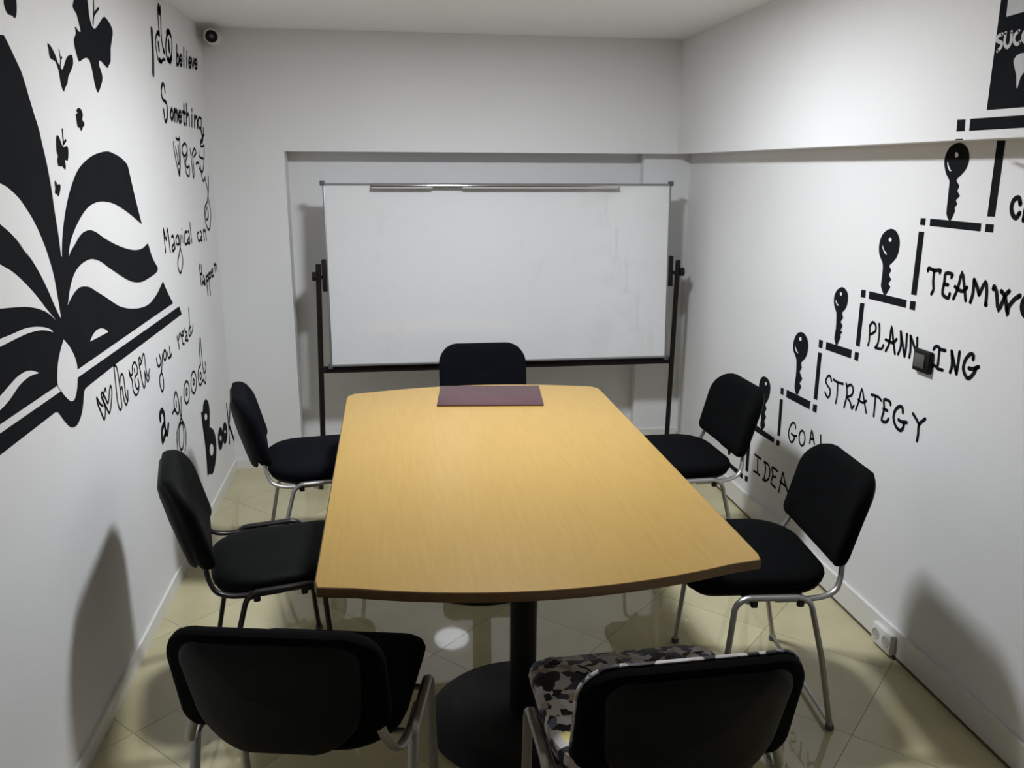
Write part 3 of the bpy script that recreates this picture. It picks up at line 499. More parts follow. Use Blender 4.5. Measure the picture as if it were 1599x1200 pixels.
('wall_lettering','black painted word I do, topmost on left wall near the ceiling corner','lettering','words painted on the left wall','L',[('letter','ink',[('s',.03,[(3.7852,2.211),(3.7837,2.206),(3.7822,2.201),(3.7806,2.1936),(3.7791,2.1826),(3.7776,2.1692),(3.7754,2.1547),(3.7725,2.1395),(3.769,2.1231),(3.7643,2.1053),(3.7578,2.0853),(3.7501,2.064),(3.7424,2.0426)])]),('letter','ink',[('s',.013,[(3.9181,2.3164),(3.9146,2.3054),(3.9112,2.2944),(3.9083,2.283),(3.9064,2.2706),(3.9051,2.2577),(3.9042,2.2456),(3.9038,2.2352),(3.904,2.2256),(3.9041,2.2161)]),('s',.013,[(3.9617,2.3287),(3.9579,2.3111),(3.9541,2.2936),(3.9503,2.2774),(3.9465,2.2639),(3.9427,2.2519),(3.9395,2.2386),(3.9365,2.2217),(3.934,2.2036),(3.9336,2.1879),(3.9363,2.1763),(3.9412,2.1671),(3.9469,2.1596),(3.9532,2.1542),(3.9604,2.1506),(3.9676,2.147)]),('s',.013,[(3.905,2.2211),(3.8958,2.2195),(3.8867,2.2178),(3.8771,2.2147),(3.8661,2.2096),(3.8546,2.2031),(3.8447,2.1954),(3.8368,2.1864),(3.8304,2.1763),(3.8266,2.1663),(3.8266,2.1568),(3.8292,2.1474),(3.8327,2.1378),(3.8357,2.1269),(3.8396,2.1159),(3.8462,2.1075),(3.8571,2.1031),(3.8708,2.1015),(3.885,2.1021),(3.8992,2.106),(3.9137,2.1121),(3.9273,2.117),(3.9389,2.1187),(3.9495,2.1191),(3.9602,2.1195)]),('s',.034,[(3.9365,2.3219),(3.9316,2.304)]),('s',.022,[(3.8771,2.2147),(3.9015,2.212)]),('s',.022,[(3.8731,2.1724),(3.8738,2.1479)]),('s',.022,[(3.9491,2.1599),(3.9562,2.1507)]),('s',.02,[(3.8675,2.11),(3.8909,2.104)])]),('letter','ink',[('s',.014,[(4.1081,2.1918),(4.1028,2.182),(4.0976,2.1723),(4.0914,2.163),(4.0839,2.1542),(4.0755,2.1459),(4.0668,2.1387),(4.0577,2.1326),(4.0483,2.1275),(4.0393,2.1237),(4.0305,2.1214),(4.022,2.1204),(4.0144,2.1209),(4.0077,2.1228),(4.0017,2.1261),(3.997,2.1305),(3.9935,2.1362),(3.9913,2.143),(3.9903,2.1506),(3.9907,2.1589),(3.9925,2.168),(3.9954,2.1772),(3.9997,2.1866),(4.0052,2.1962),(4.0115,2.2053),(4.0187,2.2139),(4.0269,2.2222),(4.0354,2.2294),(4.0443,2.2357),(4.0536,2.241),(4.0626,2.245),(4.0715,2.2475),(4.0801,2.2488),(4.0879,2.2486),(4.0949,2.2469),(4.1011,2.2438),(4.1061,2.2395),(4.1098,2.2338),(4.1123,2.2269),(4.1134,2.2192),(4.1125,2.2106),(4.1103,2.2012),(4.1081,2.1918)]),('s',.026,[(4.0375,2.2352),(4.0486,2.2401),(4.0597,2.245),(4.07,2.2475),(4.0787,2.246),(4.0865,2.2421),(4.0943,2.2381)]),('s',.026,[(4.0541,2.2067),(4.05,2.1675)]),('s',.026,[(4.0198,2.1329),(4.0273,2.1284),(4.0349,2.1239),(4.0437,2.1227),(4.0548,2.127),(4.0672,2.1348),(4.0797,2.1425)])])]),
('wall_lettering','small black painted word believe, right after I do','lettering','words painted on the left wall','L',[('letter','ink',[('s',.016,[(4.2027,2.2089),(4.1689,2.1231)]),('s',.016,[(4.182,2.1564),(4.1985,2.1666),(4.2125,2.1721),(4.2213,2.1634),(4.2227,2.1496),(4.2102,2.1352),(4.1938,2.1247),(4.1827,2.1267),(4.1726,2.1326)])]),('letter','ink',[('s',.016,[(4.2341,2.1502),(4.2602,2.1521),(4.2807,2.1553),(4.2852,2.1634),(4.2815,2.1714),(4.2743,2.1757),(4.2633,2.1749),(4.2471,2.1642),(4.2341,2.1502),(4.2341,2.1368),(4.2418,2.1278),(4.2564,2.1313),(4.2742,2.139)])]),('letter','ink',[('s',.016,[(4.342,2.2157),(4.3086,2.1321)])]),('letter','ink',[('s',.016,[(4.39,2.182),(4.3716,2.1362)]),('s',.016,[(4.3973,2.2003),(4.3992,2.2049)])]),('letter','ink',[('s',.016,[(4.4207,2.1614),(4.4492,2.1634),(4.4717,2.1667),(4.4762,2.1745),(4.4717,2.1821),(4.4636,2.1862),(4.4516,2.1854),(4.4343,2.1749),(4.4207,2.1614),(4.4214,2.1485),(4.4302,2.1399),(4.4461,2.1434),(4.4653,2.1509)])]),('letter','ink',[('s',.016,[(4.4927,2.1877),(4.4958,2.1607),(4.5034,2.1446),(4.5247,2.1621),(4.5508,2.1909)])]),('letter','ink',[('s',.016,[(4.555,2.1695),(4.5854,2.1716),(4.6092,2.1749),(4.6138,2.1825),(4.6087,2.1898),(4.5999,2.1938),(4.5872,2.1929),(4.569,2.1827),(4.555,2.1695),(4.5561,2.157),(4.5659,2.1487),(4.5827,2.1521),(4.6029,2.1596)])])]),
('wall_lettering','black painted word Something with a tall S on left wall','lettering','words painted on the left wall','L',[('letter','ink',[('s',.017,[(3.909,1.9872),(3.908,1.9958),(3.9069,2.0044),(3.9043,2.011),(3.8996,2.0152),(3.8932,2.0176),(3.8857,2.0174),(3.8761,2.0141),(3.8654,2.0084),(3.8567,2.0018),(3.851,1.9944),(3.8472,1.9863),(3.8456,1.9783),(3.8463,1.9703),(3.8492,1.9625),(3.8548,1.9563),(3.8645,1.9527),(3.8769,1.9508),(3.8888,1.9487),(3.8998,1.9467),(3.9104,1.9446),(3.9178,1.9405),(3.9208,1.9335),(3.9206,1.9245),(3.9187,1.9148),(3.9154,1.9041),(3.9104,1.8926),(3.9041,1.883),(3.8961,1.8754),(3.8868,1.8696),(3.8784,1.8667),(3.8712,1.8667),(3.865,1.8696),(3.8605,1.8755),(3.8586,1.8853),(3.8585,1.8982),(3.8583,1.911)])]),('letter','ink',[('s',.017,[(4.0026,1.9266),(3.982,1.9147),(3.9678,1.9028),(3.9714,1.8876),(3.9837,1.8782),(4.0032,1.8869),(4.0188,1.902),(4.0139,1.9143),(4.0026,1.9266)])]),('letter','ink',[('s',.017,[(4.0453,1.9261),(4.0282,1.8773)]),('s',.017,[(4.0416,1.9114),(4.0525,1.9205),(4.0618,1.9259),(4.0668,1.9215),(4.0679,1.911),(4.0629,1.8951),(4.0557,1.8768)]),('s',.017,[(4.0692,1.911),(4.0815,1.9201),(4.0916,1.9255),(4.0966,1.9211),(4.0972,1.9106),(4.0925,1.8946),(4.0857,1.8762)])]),('letter','ink',[('s',.017,[(4.113,1.9005),(4.1443,1.9003),(4.169,1.9021),(4.174,1.9106),(4.169,1.9196),(4.1599,1.9248),(4.1467,1.9248),(4.1278,1.9145),(4.113,1.9005),(4.1139,1.8859),(4.1237,1.8754),(4.1411,1.8779),(4.1621,1.8847)])]),('letter','ink',[('s',.017,[(4.2423,1.959),(4.2226,1.9141),(4.2103,1.8788),(4.22,1.8713),(4.2371,1.8732)]),('s',.017,[(4.1998,1.9242),(4.2572,1.9235)])]),('letter','ink',[('s',.017,[(4.2962,1.9637),(4.2612,1.8727)]),('s',.017,[(4.2733,1.903),(4.2924,1.9151),(4.3096,1.9228),(4.3226,1.9185),(4.3298,1.9072),(4.3264,1.8907),(4.3192,1.8716)])]),('letter','ink',[('s',.017,[(4.3943,1.9218),(4.3735,1.8705)]),('s',.017,[(4.4026,1.9424),(4.4047,1.9475)])]),('letter','ink',[('s',.017,[(4.4503,1.9211),(4.4309,1.8694)]),('s',.017,[(4.4435,1.9004),(4.464,1.9128),(4.4825,1.9207),(4.4967,1.9163),(4.5047,1.9047),(4.5013,1.8877),(4.4939,1.8682)])]),('letter','ink',[('s',.014,[(4.5943,1.9177),(4.5787,1.9187),(4.5633,1.9196),(4.5495,1.9183),(4.5371,1.9135),(4.5262,1.9065),(4.5192,1.8986),(4.5162,1.8892),(4.5169,1.879),(4.5229,1.8716),(4.5366,1.8694),(4.5557,1.8702),(4.575,1.8709)]),('s',.014,[(4.602,1.9181),(4.5937,1.8993),(4.5854,1.8806),(4.5801,1.865),(4.5793,1.8545),(4.5815,1.8472),(4.5853,1.8406),(4.5931,1.8344),(4.6026,1.8289),(4.6056,1.8228),(4.5971,1.8144),(4.5823,1.8055),(4.5686,1.8001),(4.5589,1.8006),(4.5503,1.8045),(4.5417,1.8085)]),('s',.014,[(4.6376,1.8736),(4.6266,1.8576),(4.6156,1.8415),(4.6048,1.8321),(4.5932,1.8336),(4.5818,1.8416),(4.5737,1.8494),(4.5711,1.8546),(4.5718,1.8597),(4.5724,1.8647)])])]),
('wall_lettering','black outlined word very with a long curling tail at the left wall corner','lettering','words painted on the left wall','L',[('letter','ink',[('s',.012,[(3.9795,1.7863),(3.9768,1.7792),(3.974,1.7721),(3.9743,1.7612),(3.9794,1.7435),(3.9876,1.7217),(3.9969,1.7004),(4.0072,1.6813),(4.0186,1.6626),(4.0302,1.6438)]),('s',.012,[(4.0966,1.8116),(4.0936,1.7973),(4.0907,1.7829),(4.0872,1.7674),(4.0837,1.7502),(4.0797,1.7318),(4.0734,1.712),(4.0632,1.6901),(4.0507,1.6669),(4.0382,1.6438)]),('s',.012,[(4.0306,1.8058),(4.0369,1.8032),(4.0431,1.8007),(4.0517,1.7992),(4.0639,1.7995),(4.0784,1.8009),(4.093,1.8023)]),('s',.012,[(4.0069,1.7655),(4.013,1.7536),(4.019,1.7417),(4.0242,1.7297),(4.0275,1.7156),(4.0298,1.7014),(4.0337,1.6933),(4.0413,1.6938),(4.0505,1.7003),(4.0571,1.7118),(4.059,1.7294),(4.0583,1.7517),(4.0576,1.774)]),('s',.012,[(4.0345,1.675),(4.0309,1.6457)])]),('letter','ink',[('s',.012,[(4.1197,1.7459),(4.1369,1.7391),(4.1543,1.7322),(4.1721,1.7298),(4.1931,1.7353),(4.2146,1.7455),(4.2289,1.7554),(4.232,1.7637),(4.2278,1.7717),(4.2206,1.778),(4.2118,1.7829),(4.2002,1.7862),(4.1863,1.7866),(4.1675,1.7829),(4.1466,1.7762),(4.132,1.7684),(4.1276,1.7594),(4.1294,1.749),(4.1334,1.7387),(4.1395,1.7296),(4.1479,1.7206),(4.1553,1.7089),(4.1591,1.6917),(4.1619,1.6718),(4.1683,1.656),(4.1818,1.6465),(4.199,1.6411),(4.214,1.6396),(4.225,1.6433),(4.2337,1.651),(4.2398,1.6595),(4.2441,1.6693),(4.2457,1.6799),(4.2418,1.6865),(4.2286,1.6851),(4.21,1.6798),(4.1944,1.678),(4.1825,1.6831),(4.1735,1.6917),(4.1728,1.7015),(4.185,1.7122),(4.2057,1.7242),(4.2265,1.7363)])]),('letter','ink',[('s',.012,[(4.291,1.7643),(4.2947,1.7486),(4.2984,1.7329),(4.3014,1.714),(4.3026,1.6863),(4.3032,1.6553),(4.3064,1.6356),(4.3151,1.6339),(4.3264,1.6436),(4.3345,1.6591),(4.3363,1.6804),(4.3348,1.7072),(4.3333,1.7339)]),('s',.012,[(4.3236,1.7416),(4.3449,1.7521),(4.3663,1.7627),(4.3845,1.7683),(4.4,1.7653),(4.412,1.7572),(4.4145,1.749),(4.4024,1.7427),(4.381,1.7365),(4.3597,1.7304)])]),('letter','ink',[('s',.012,[(4.3933,1.6969),(4.4113,1.7003),(4.4295,1.7037),(4.4441,1.7032),(4.4509,1.6959),(4.4539,1.6848),(4.4619,1.6749),(4.4799,1.6663),(4.5031,1.6589),(4.5254,1.6584),(4.5452,1.669),(4.5639,1.6867),(4.5793,1.7041),(4.5896,1.7183),(4.5966,1.7322),(4.6029,1.746),(4.6091,1.76),(4.6147,1.774),(4.6203,1.788)]),('s',.012,[(4.4815,1.7562),(4.4798,1.7476),(4.478,1.7389),(4.4853,1.732),(4.5079,1.7278),(4.54,1.7253),(4.5725,1.7227)]),('s',.012,[(4.6203,1.788),(4.5878,1.7846),(4.5557,1.7812),(4.5358,1.7818),(4.5331,1.7888),(4.5421,1.7998),(4.5579,1.811),(4.5813,1.8213),(4.612,1.832),(4.643,1.8428)]),('s',.012,[(4.4836,1.7035),(4.4878,1.6819),(4.4921,1.6602),(4.4983,1.642),(4.5074,1.628),(4.5185,1.6176),(4.5311,1.6127),(4.5453,1.6157),(4.5611,1.6243),(4.5769,1.633)]),('s',.012,[(4.5734,1.6247),(4.5882,1.6059),(4.6032,1.587),(4.6139,1.5689),(4.6164,1.5531),(4.6146,1.5382),(4.6158,1.5219),(4.6257,1.5026),(4.6387,1.4816),(4.6448,1.4603),(4.6389,1.4379),(4.6261,1.4154),(4.6115,1.3969),(4.5966,1.3831),(4.58,1.3733),(4.563,1.3698),(4.5448,1.3747),(4.5262,1.3858),(4.5111,1.3989),(4.4997,1.4138),(4.4917,1.4307),(4.4891,1.4467),(4.4933,1.4614),(4.503,1.4755),(4.5164,1.4875),(4.5347,1.4951),(4.557,1.5008),(4.5787,1.5104),(4.5992,1.5267),(4.619,1.547),(4.6353,1.5684),(4.6458,1.5904),(4.6526,1.6134),(4.6594,1.6365)]),('s',.012,[(4.556,1.4815),(4.5394,1.4724),(4.523,1.4633),(4.5129,1.4539),(4.5123,1.4423),(4.5181,1.4304),(4.5276,1.4234),(4.5429,1.4237),(4.5622,1.4289),(4.5763,1.4378),(4.5806,1.4511),(4.5797,1.468),(4.5788,1.4848)])])]),
('wall_lettering','black painted word Magical on left wall, left of the word can','lettering','words painted on the left wall','L',[('letter','ink',[('s',.013,[(3.669,1.4363),(3.6692,1.4275),(3.6694,1.4187),(3.6695,1.4061),(3.6694,1.3874),(3.6693,1.3649),(3.6692,1.3424)]),('s',.013,[(3.669,1.4363),(3.6789,1.4172),(3.6889,1.398),(3.6994,1.3886),(3.7115,1.4008),(3.7242,1.423),(3.7342,1.4304),(3.7398,1.4094),(3.7428,1.3732),(3.7458,1.3367)])]),('letter','ink',[('s',.013,[(3.79,1.3938),(3.7996,1.3954),(3.8093,1.3971),(3.8171,1.3964),(3.822,1.3926),(3.8249,1.3864),(3.8272,1.3783),(3.8292,1.3678),(3.8306,1.3554),(3.832,1.3429)]),('s',.013,[(3.8212,1.3629),(3.8063,1.359),(3.7915,1.355),(3.7822,1.3506),(3.7811,1.3443),(3.7854,1.3376),(3.7926,1.3339),(3.803,1.3354),(3.8165,1.3401),(3.83,1.3447)])]),('letter','ink',[('s',.011,[(3.8972,1.3952),(3.8827,1.39),(3.8683,1.3848),(3.8595,1.3789),(3.8591,1.3707),(3.8641,1.3617),(3.872,1.3554),(3.8843,1.353),(3.8994,1.3534),(3.9098,1.357),(3.9111,1.3653),(3.9076,1.3768),(3.9041,1.3882)]),('s',.011,[(3.9161,1.3905),(3.9179,1.3724),(3.9198,1.3542),(3.9232,1.338),(3.9301,1.325),(3.9385,1.314),(3.9448,1.3032),(3.9487,1.2923),(3.9502,1.2816),(3.9459,1.2701),(3.932,1.2551),(3.9124,1.2396),(3.8946,1.2303),(3.8804,1.231),(3.868,1.2379),(3.8593,1.2469),(3.854,1.2571),(3.8524,1.2696),(3.857,1.2828),(3.8712,1.2959),(3.8918,1.3099),(3.9115,1.326),(3.9273,1.3451),(3.9421,1.3662),(3.9569,1.3875)])]),('letter','ink',[('s',.009,[(3.9846,1.3854),(3.9865,1.3539)]),('s',.009,[(3.9821,1.4151),(3.9822,1.4118)])]),('letter','ink',[('s',.013,[(4.0761,1.3936),(4.0633,1.3955),(4.0506,1.3974),(4.0393,1.3946),(4.0286,1.3828),(4.0192,1.3663),(4.0154,1.3531),(4.0199,1.3465),(4.0299,1.3431),(4.0403,1.3417),(4.0497,1.3422),(4.0596,1.3445),(4.0694,1.3469)])]),('letter','ink',[('s',.013,[(4.0995,1.3953),(4.1068,1.394),(4.1142,1.3926),(4.1191,1.3871),(4.1198,1.3747),(4.1179,1.358),(4.1161,1.3413)]),('s',.013,[(4.1082,1.3675),(4.0926,1.3608),(4.0771,1.3541),(4.0701,1.3486),(4.077,1.3451),(4.0924,1.3427),(4.108,1.3403)])]),('letter','ink',[('s',.012,[(4.1522,1.4309),(4.1523,1.4161),(4.1524,1.4013),(4.1529,1.3864),(4.1543,1.3712),(4.1561,1.3559),(4.158,1.3406)])])]),
('wall_lettering','small black painted word can beside Magical','lettering','words painted on the left wall','L',[('letter','ink',[('s',.012,[(4.3253,1.3776),(4.3108,1.3751),(4.2964,1.3726),(4.2876,1.3678),(4.2873,1.358),(4.2926,1.3457),(4.3001,1.3366),(4.3096,1.3338),(4.3214,1.3342),(4.3333,1.3346)])]),('letter','ink',[('s',.012,[(4.3601,1.3787),(4.368,1.3762),(4.376,1.3737),(4.3818,1.3681),(4.3838,1.3574),(4.3837,1.3436),(4.3835,1.3298)]),('s',.012,[(4.3769,1.3521),(4.3631,1.3474),(4.3493,1.3426),(4.3435,1.3385),(4.3509,1.3353),(4.3663,1.3326),(4.3818,1.3299)])]),('letter','ink',[('s',.013,[(4.4305,1.3792),(4.4367,1.3292)]),('s',.013,[(4.4348,1.3679),(4.4486,1.372),(4.4626,1.3762),(4.4736,1.3744),(4.4794,1.3627),(4.4822,1.3449),(4.485,1.3271)])])]),
('wall_lettering','small black painted word Happen, lowest of the upper text by the back corner','lettering','words painted on the left wall','L',[('letter','ink',[('s',.014,[(4.2711,1.2247),(4.272,1.2091),(4.2729,1.1935),(4.2739,1.1774),(4.2748,1.1607),(4.2758,1.1435),(4.2769,1.1262)]),('s',.014,[(4.3107,1.2167),(4.3113,1.1253)]),('s',.014,[(4.2746,1.1792),(4.3191,1.1738)])]),('letter','ink',[('s',.015,[(4.3406,1.162),(4.3476,1.1567),(4.3546,1.1513),(4.3602,1.1448),(4.3634,1.1366),(4.3652,1.1273),(4.367,1.118)]),('s',.015,[(4.3658,1.1367),(4.3491,1.1351),(4.3325,1.1335),(4.3242,1.131),(4.3298,1.127),(4.3437,1.1222),(4.3578,1.1173)])]),('letter','ink',[('s',.014,[(4.4004,1.1547),(4.402,1.1397),(4.4036,1.1247),(4.4052,1.1092),(4.4069,1.0929),(4.4086,1.0762),(4.4103,1.0595)]),('s',.014,[(4.4062,1.1466),(4.4207,1.1498),(4.4354,1.153),(4.4457,1.153),(4.4498,1.1469),(4.4495,1.1375),(4.4456,1.1303),(4.437,1.1278),(4.4248,1.1274),(4.4127,1.127)])]),('letter','ink',[('s',.014,[(4.468,1.1616),(4.4669,1.1411),(4.4657,1.1206),(4.4653,1.1012),(4.466,1.0837),(4.4675,1.0674),(4.4689,1.051)]),('s',.014,[(4.4739,1.1533),(4.4889,1.1566),(4.504,1.1599),(4.5147,1.1599),(4.5191,1.1538),(4.5189,1.1444),(4.5146,1.137),(4.5051,1.1339),(4.4916,1.1329),(4.4782,1.1319)])]),('letter','ink',[('s',.014,[(4.537,1.1535),(4.5496,1.1536),(4.5623,1.1537),(4.5709,1.1552),(4.5733,1.1598),(4.5714,1.1658),(4.567,1.1692),(4.5584,1.1688),(4.5473,1.1659),(4.5401,1.1608),(4.5389,1.1518),(4.5415,1.1406),(4.5477,1.1329),(4.5588,1.1315),(4.5735,1.1336),(4.5883,1.1357)])]),('letter','ink',[('s',.014,[(4.6195,1.1906),(4.6421,1.1489)]),('s',.014,[(4.6262,1.1781),(4.6391,1.1822),(4.6521,1.1863),(4.6638,1.1858),(4.6734,1.1774),(4.6818,1.1643),(4.6902,1.1512)])])]),
('wall_lettering','black outlined word when directly under the book cover','lettering','words painted on the left wall','L',[('letter','ink',[('s',.009,[(2.6815,.9876),(2.6818,.9809),(2.6821,.9742),(2.684,.9669),(2.6882,.9586),(2.6941,.9496),(2.7008,.9396),(2.7085,.9261),(2.7171,.9116),(2.7253,.904),(2.7333,.9086),(2.7408,.9203),(2.7455,.9314),(2.7457,.9393),(2.7431,.9467),(2.7397,.9537),(2.7353,.9606),(2.7301,.9673),(2.7263,.9733),(2.7243,.9789),(2.7235,.9838),(2.7245,.9873),(2.7277,.9896),(2.7326,.9904),(2.7384,.9882),(2.7451,.9811),(2.7527,.971),(2.7599,.9619),(2.7659,.9534),(2.7714,.9459),(2.778,.9442),(2.7869,.953),(2.7967,.9679),(2.8051,.9799),(2.8112,.9862),(2.8158,.9897),(2.8196,.9901),(2.8231,.9867),(2.8258,.9801),(2.8261,.9721),(2.8231,.9627),(2.8176,.9519),(2.8105,.9411),(2.8012,.9285),(2.7902,.9159),(2.7799,.91),(2.771,.9148),(2.7628,.9262),(2.7548,.938),(2.7469,.9483),(2.7393,.9589),(2.7317,.9695)]),('s',.009,[(2.6815,.9876),(2.6894,.9783),(2.6973,.9689),(2.7051,.961),(2.7126,.9556),(2.72,.9518),(2.7274,.948)]),('s',.009,[(2.7324,.9716),(2.7441,.9806),(2.7559,.9896),(2.7648,.9949),(2.7689,.9939),(2.7701,.989),(2.7713,.9841)])]),('letter','ink',[('s',.009,[(2.8723,1.0451),(2.872,1.0276),(2.8716,1.0101),(2.8713,.9912),(2.8702,.9688),(2.8691,.945),(2.8697,.9249),(2.8729,.9097),(2.878,.8981),(2.8839,.8908),(2.8915,.8883),(2.9001,.8902),(2.9065,.8953),(2.909,.9039),(2.9093,.9157),(2.9093,.9285),(2.9098,.9424),(2.91,.9574),(2.9097,.9719),(2.9087,.9859),(2.9071,.9994),(2.905,1.0114),(2.9027,1.0218),(2.8999,1.0306),(2.8956,1.0374),(2.8888,1.0413),(2.8805,1.0433),(2.8723,1.0451)]),('s',.009,[(2.9097,.9719),(2.9166,.9806),(2.9235,.9894),(2.93,.9958),(2.936,.9992),(2.9416,1.0002),(2.9468,.999),(2.9519,.9951),(2.9567,.989),(2.96,.9812),(2.961,.9715),(2.9606,.9603),(2.9602,.9493),(2.96,.9389),(2.9598,.9288),(2.9613,.9195),(2.9658,.9097),(2.9721,.9007),(2.9776,.8977),(2.9815,.9044),(2.9847,.9171),(2.9878,.9298)]),('s',.009,[(2.9103,.9525),(2.9179,.9555),(2.9255,.9586),(2.9313,.9567),(2.9337,.9462),(2.9343,.9306),(2.9362,.9164),(2.9408,.9047),(2.9469,.8942),(2.9538,.8882),(2.9619,.889),(2.9709,.8943),(2.98,.8996)])]),('letter','ink',[('s',.009,[(3.0249,.9926),(3.026,.9856),(3.0271,.9785),(3.0296,.9716),(3.0353,.9656),(3.0424,.9597),(3.0476,.9521),(3.0479,.9411),(3.0462,.9284),(3.0473,.9168),(3.0534,.9065),(3.0624,.8972),(3.0722,.8911),(3.0828,.8893),(3.0942,.8906),(3.1041,.8943),(3.1119,.9008),(3.1182,.9095),(3.1219,.9182),(3.1219,.9256),(3.1193,.9329),(3.1167,.9401)]),('s',.009,[(3.1201,.9134),(3.1118,.9106),(3.1035,.9078),(3.0959,.908),(3.0885,.9131),(3.0818,.9211),(3.0777,.9294),(3.0765,.9379),(3.0779,.9467),(3.0824,.9537),(3.0923,.9567),(3.1055,.9579),(3.1156,.9609),(3.1204,.968),(3.1219,.977),(3.1204,.9855),(3.1151,.9937),(3.1067,1.0015),(3.0975,1.006),(3.0867,1.006),(3.0751,1.0028),(3.0663,.998),(3.063,.9905),(3.0624,.9812),(3.06,.9743),(3.0536,.9711),(3.0453,.9703),(3.0381,.972),(3.0331,.9772),(3.029,.9849),(3.0249,.9926)]),('s',.009,[(3.0848,.9836),(3.0884,.97)])]),('letter','ink',[('s',.009,[(3.1505,1.0069),(3.1569,1.0081),(3.1633,1.0092),(3.1689,1.008),(3.1724,1.0012),(3.175,.992),(3.1794,.9875),(3.1875,.9929),(3.1975,1.0032),(3.2063,1.0103),(3.2131,1.0114),(3.2187,1.0093),(3.2226,1.0041),(3.2239,.9947),(3.2235,.9822),(3.2236,.9696),(3.2248,.9569),(3.2265,.9441),(3.2291,.9338),(3.2325,.9262),(3.2369,.9211),(3.2429,.9197),(3.2514,.9238),(3.2616,.9318),(3.2718,.9397)]),('s',.009,[(3.1505,1.0069),(3.1497,.9963),(3.1489,.9857),(3.1505,.9708),(3.1559,.9454),(3.1638,.9155),(3.1722,.8948),(3.1815,.8902),(3.1913,.8952),(3.1989,.9039),(3.2027,.9159),(3.2043,.9316),(3.2059,.9473)]),('s',.009,[(3.1785,.9851),(3.1672,.9837),(3.156,.9823),(3.149,.9789),(3.1491,.9719),(3.1533,.9627),(3.1576,.9535)]),('s',.009,[(3.205,.9448),(3.2135,.9283),(3.2221,.9116),(3.2311,.9012),(3.2407,.9016),(3.2506,.9085),(3.2606,.9154)])])]),
('wall_lettering','small black painted word you, right of the outlined word when','lettering','words painted on the left wall','L',[('letter','ink',[('s',.011,[(3.3804,.9574),(3.3809,.9495),(3.3814,.9415),(3.3835,.9343),(3.3879,.9276),(3.3939,.9216),(3.4018,.9188),(3.4142,.9203),(3.4287,.9249),(3.4375,.9318),(3.4364,.9412),(3.4296,.9527),(3.4229,.9642)]),('s',.011,[(3.4687,.9543),(3.4562,.9324),(3.4437,.9107),(3.4317,.894),(3.4194,.8863),(3.4076,.8838),(3.3988,.879),(3.3934,.869),(3.391,.8568),(3.3918,.845),(3.397,.8328),(3.4056,.821),(3.4148,.8144),(3.4248,.816),(3.4353,.8229),(3.443,.8319),(3.4462,.8429),(3.4464,.8559),(3.4442,.868),(3.439,.8779),(3.4313,.8869),(3.4237,.8958)])]),('letter','ink',[('s',.011,[(3.5218,.9395),(3.5201,.9367),(3.5185,.9338),(3.5165,.9313),(3.5141,.929),(3.5114,.9271),(3.5086,.9255),(3.5056,.9244),(3.5025,.9236),(3.4995,.9234),(3.4965,.9236),(3.4936,.9242),(3.491,.9252),(3.4887,.9267),(3.4866,.9286),(3.485,.9307),(3.4837,.9332),(3.4828,.9359),(3.4824,.9388),(3.4825,.9417),(3.483,.9448),(3.4839,.9477),(3.4852,.9506),(3.487,.9534),(3.489,.9559),(3.4914,.9581),(3.4941,.9601),(3.4969,.9617),(3.4999,.9628),(3.503,.9636),(3.506,.9639),(3.5089,.9637),(3.5118,.9631),(3.5144,.9621),(3.5168,.9607),(3.5189,.9588),(3.5206,.9566),(3.5219,.9542),(3.5228,.9514),(3.5232,.9486),(3.5231,.9456),(3.5224,.9426),(3.5218,.9395)])]),('letter','ink',[('s',.011,[(3.5398,.949),(3.5433,.9393),(3.5469,.9297),(3.5521,.9228),(3.561,.9192),(3.5717,.9183),(3.5797,.9218),(3.5829,.9316),(3.5833,.9457),(3.5838,.9598)]),('s',.011,[(3.5838,.9598),(3.5846,.9442),(3.5853,.9285),(3.5878,.9184),(3.5933,.9177),(3.6005,.9226),(3.6078,.9276)])])]),
('wall_lettering','small black painted word read with a tall d, below the cover tip','lettering','words painted on the left wall','L',[('letter','ink',[('s',.012,[(3.7224,.9766),(3.7261,.9678),(3.7299,.959),(3.7335,.9499),(3.737,.9401),(3.7402,.9299),(3.7435,.9196)]),('s',.012,[(3.7415,.9588),(3.7535,.9678),(3.7657,.9769),(3.7757,.9821),(3.782,.9808),(3.7862,.9756),(3.7904,.9704)])]),('letter','ink',[('s',.012,[(3.7981,.9636),(3.8121,.9629),(3.8262,.9623),(3.836,.9634),(3.8395,.9686),(3.8386,.9756),(3.8349,.9798),(3.8269,.9797),(3.8162,.9768),(3.8084,.9705),(3.8053,.9586),(3.8051,.9433),(3.8079,.9313),(3.8149,.926),(3.8249,.9241),(3.8349,.9222)])]),('letter','ink',[('s',.012,[(3.8675,.9845),(3.8677,.9807),(3.8679,.9769),(3.8707,.9731),(3.8786,.97),(3.8891,.9668),(3.8972,.9608),(3.9002,.9502),(3.9007,.9368),(3.9012,.9234)]),('s',.012,[(3.8902,.9512),(3.8784,.9454),(3.8666,.9397),(3.8631,.9346),(3.8734,.9305),(3.892,.9269),(3.9108,.9233)])]),('letter','ink',[('s',.01,[(3.9771,1.0603),(3.9736,1.034),(3.9702,1.0077),(3.9677,.9845),(3.9671,.9663),(3.9675,.9513),(3.9679,.9362)]),('s',.01,[(3.9863,.9737),(3.9709,.9721),(3.9555,.9705),(3.9443,.9666),(3.9375,.9574),(3.9347,.9457),(3.9393,.938),(3.9559,.9369),(3.9802,.9396),(4.0012,.9448),(4.014,.9525),(4.0233,.9626),(4.0327,.9728)])])]),
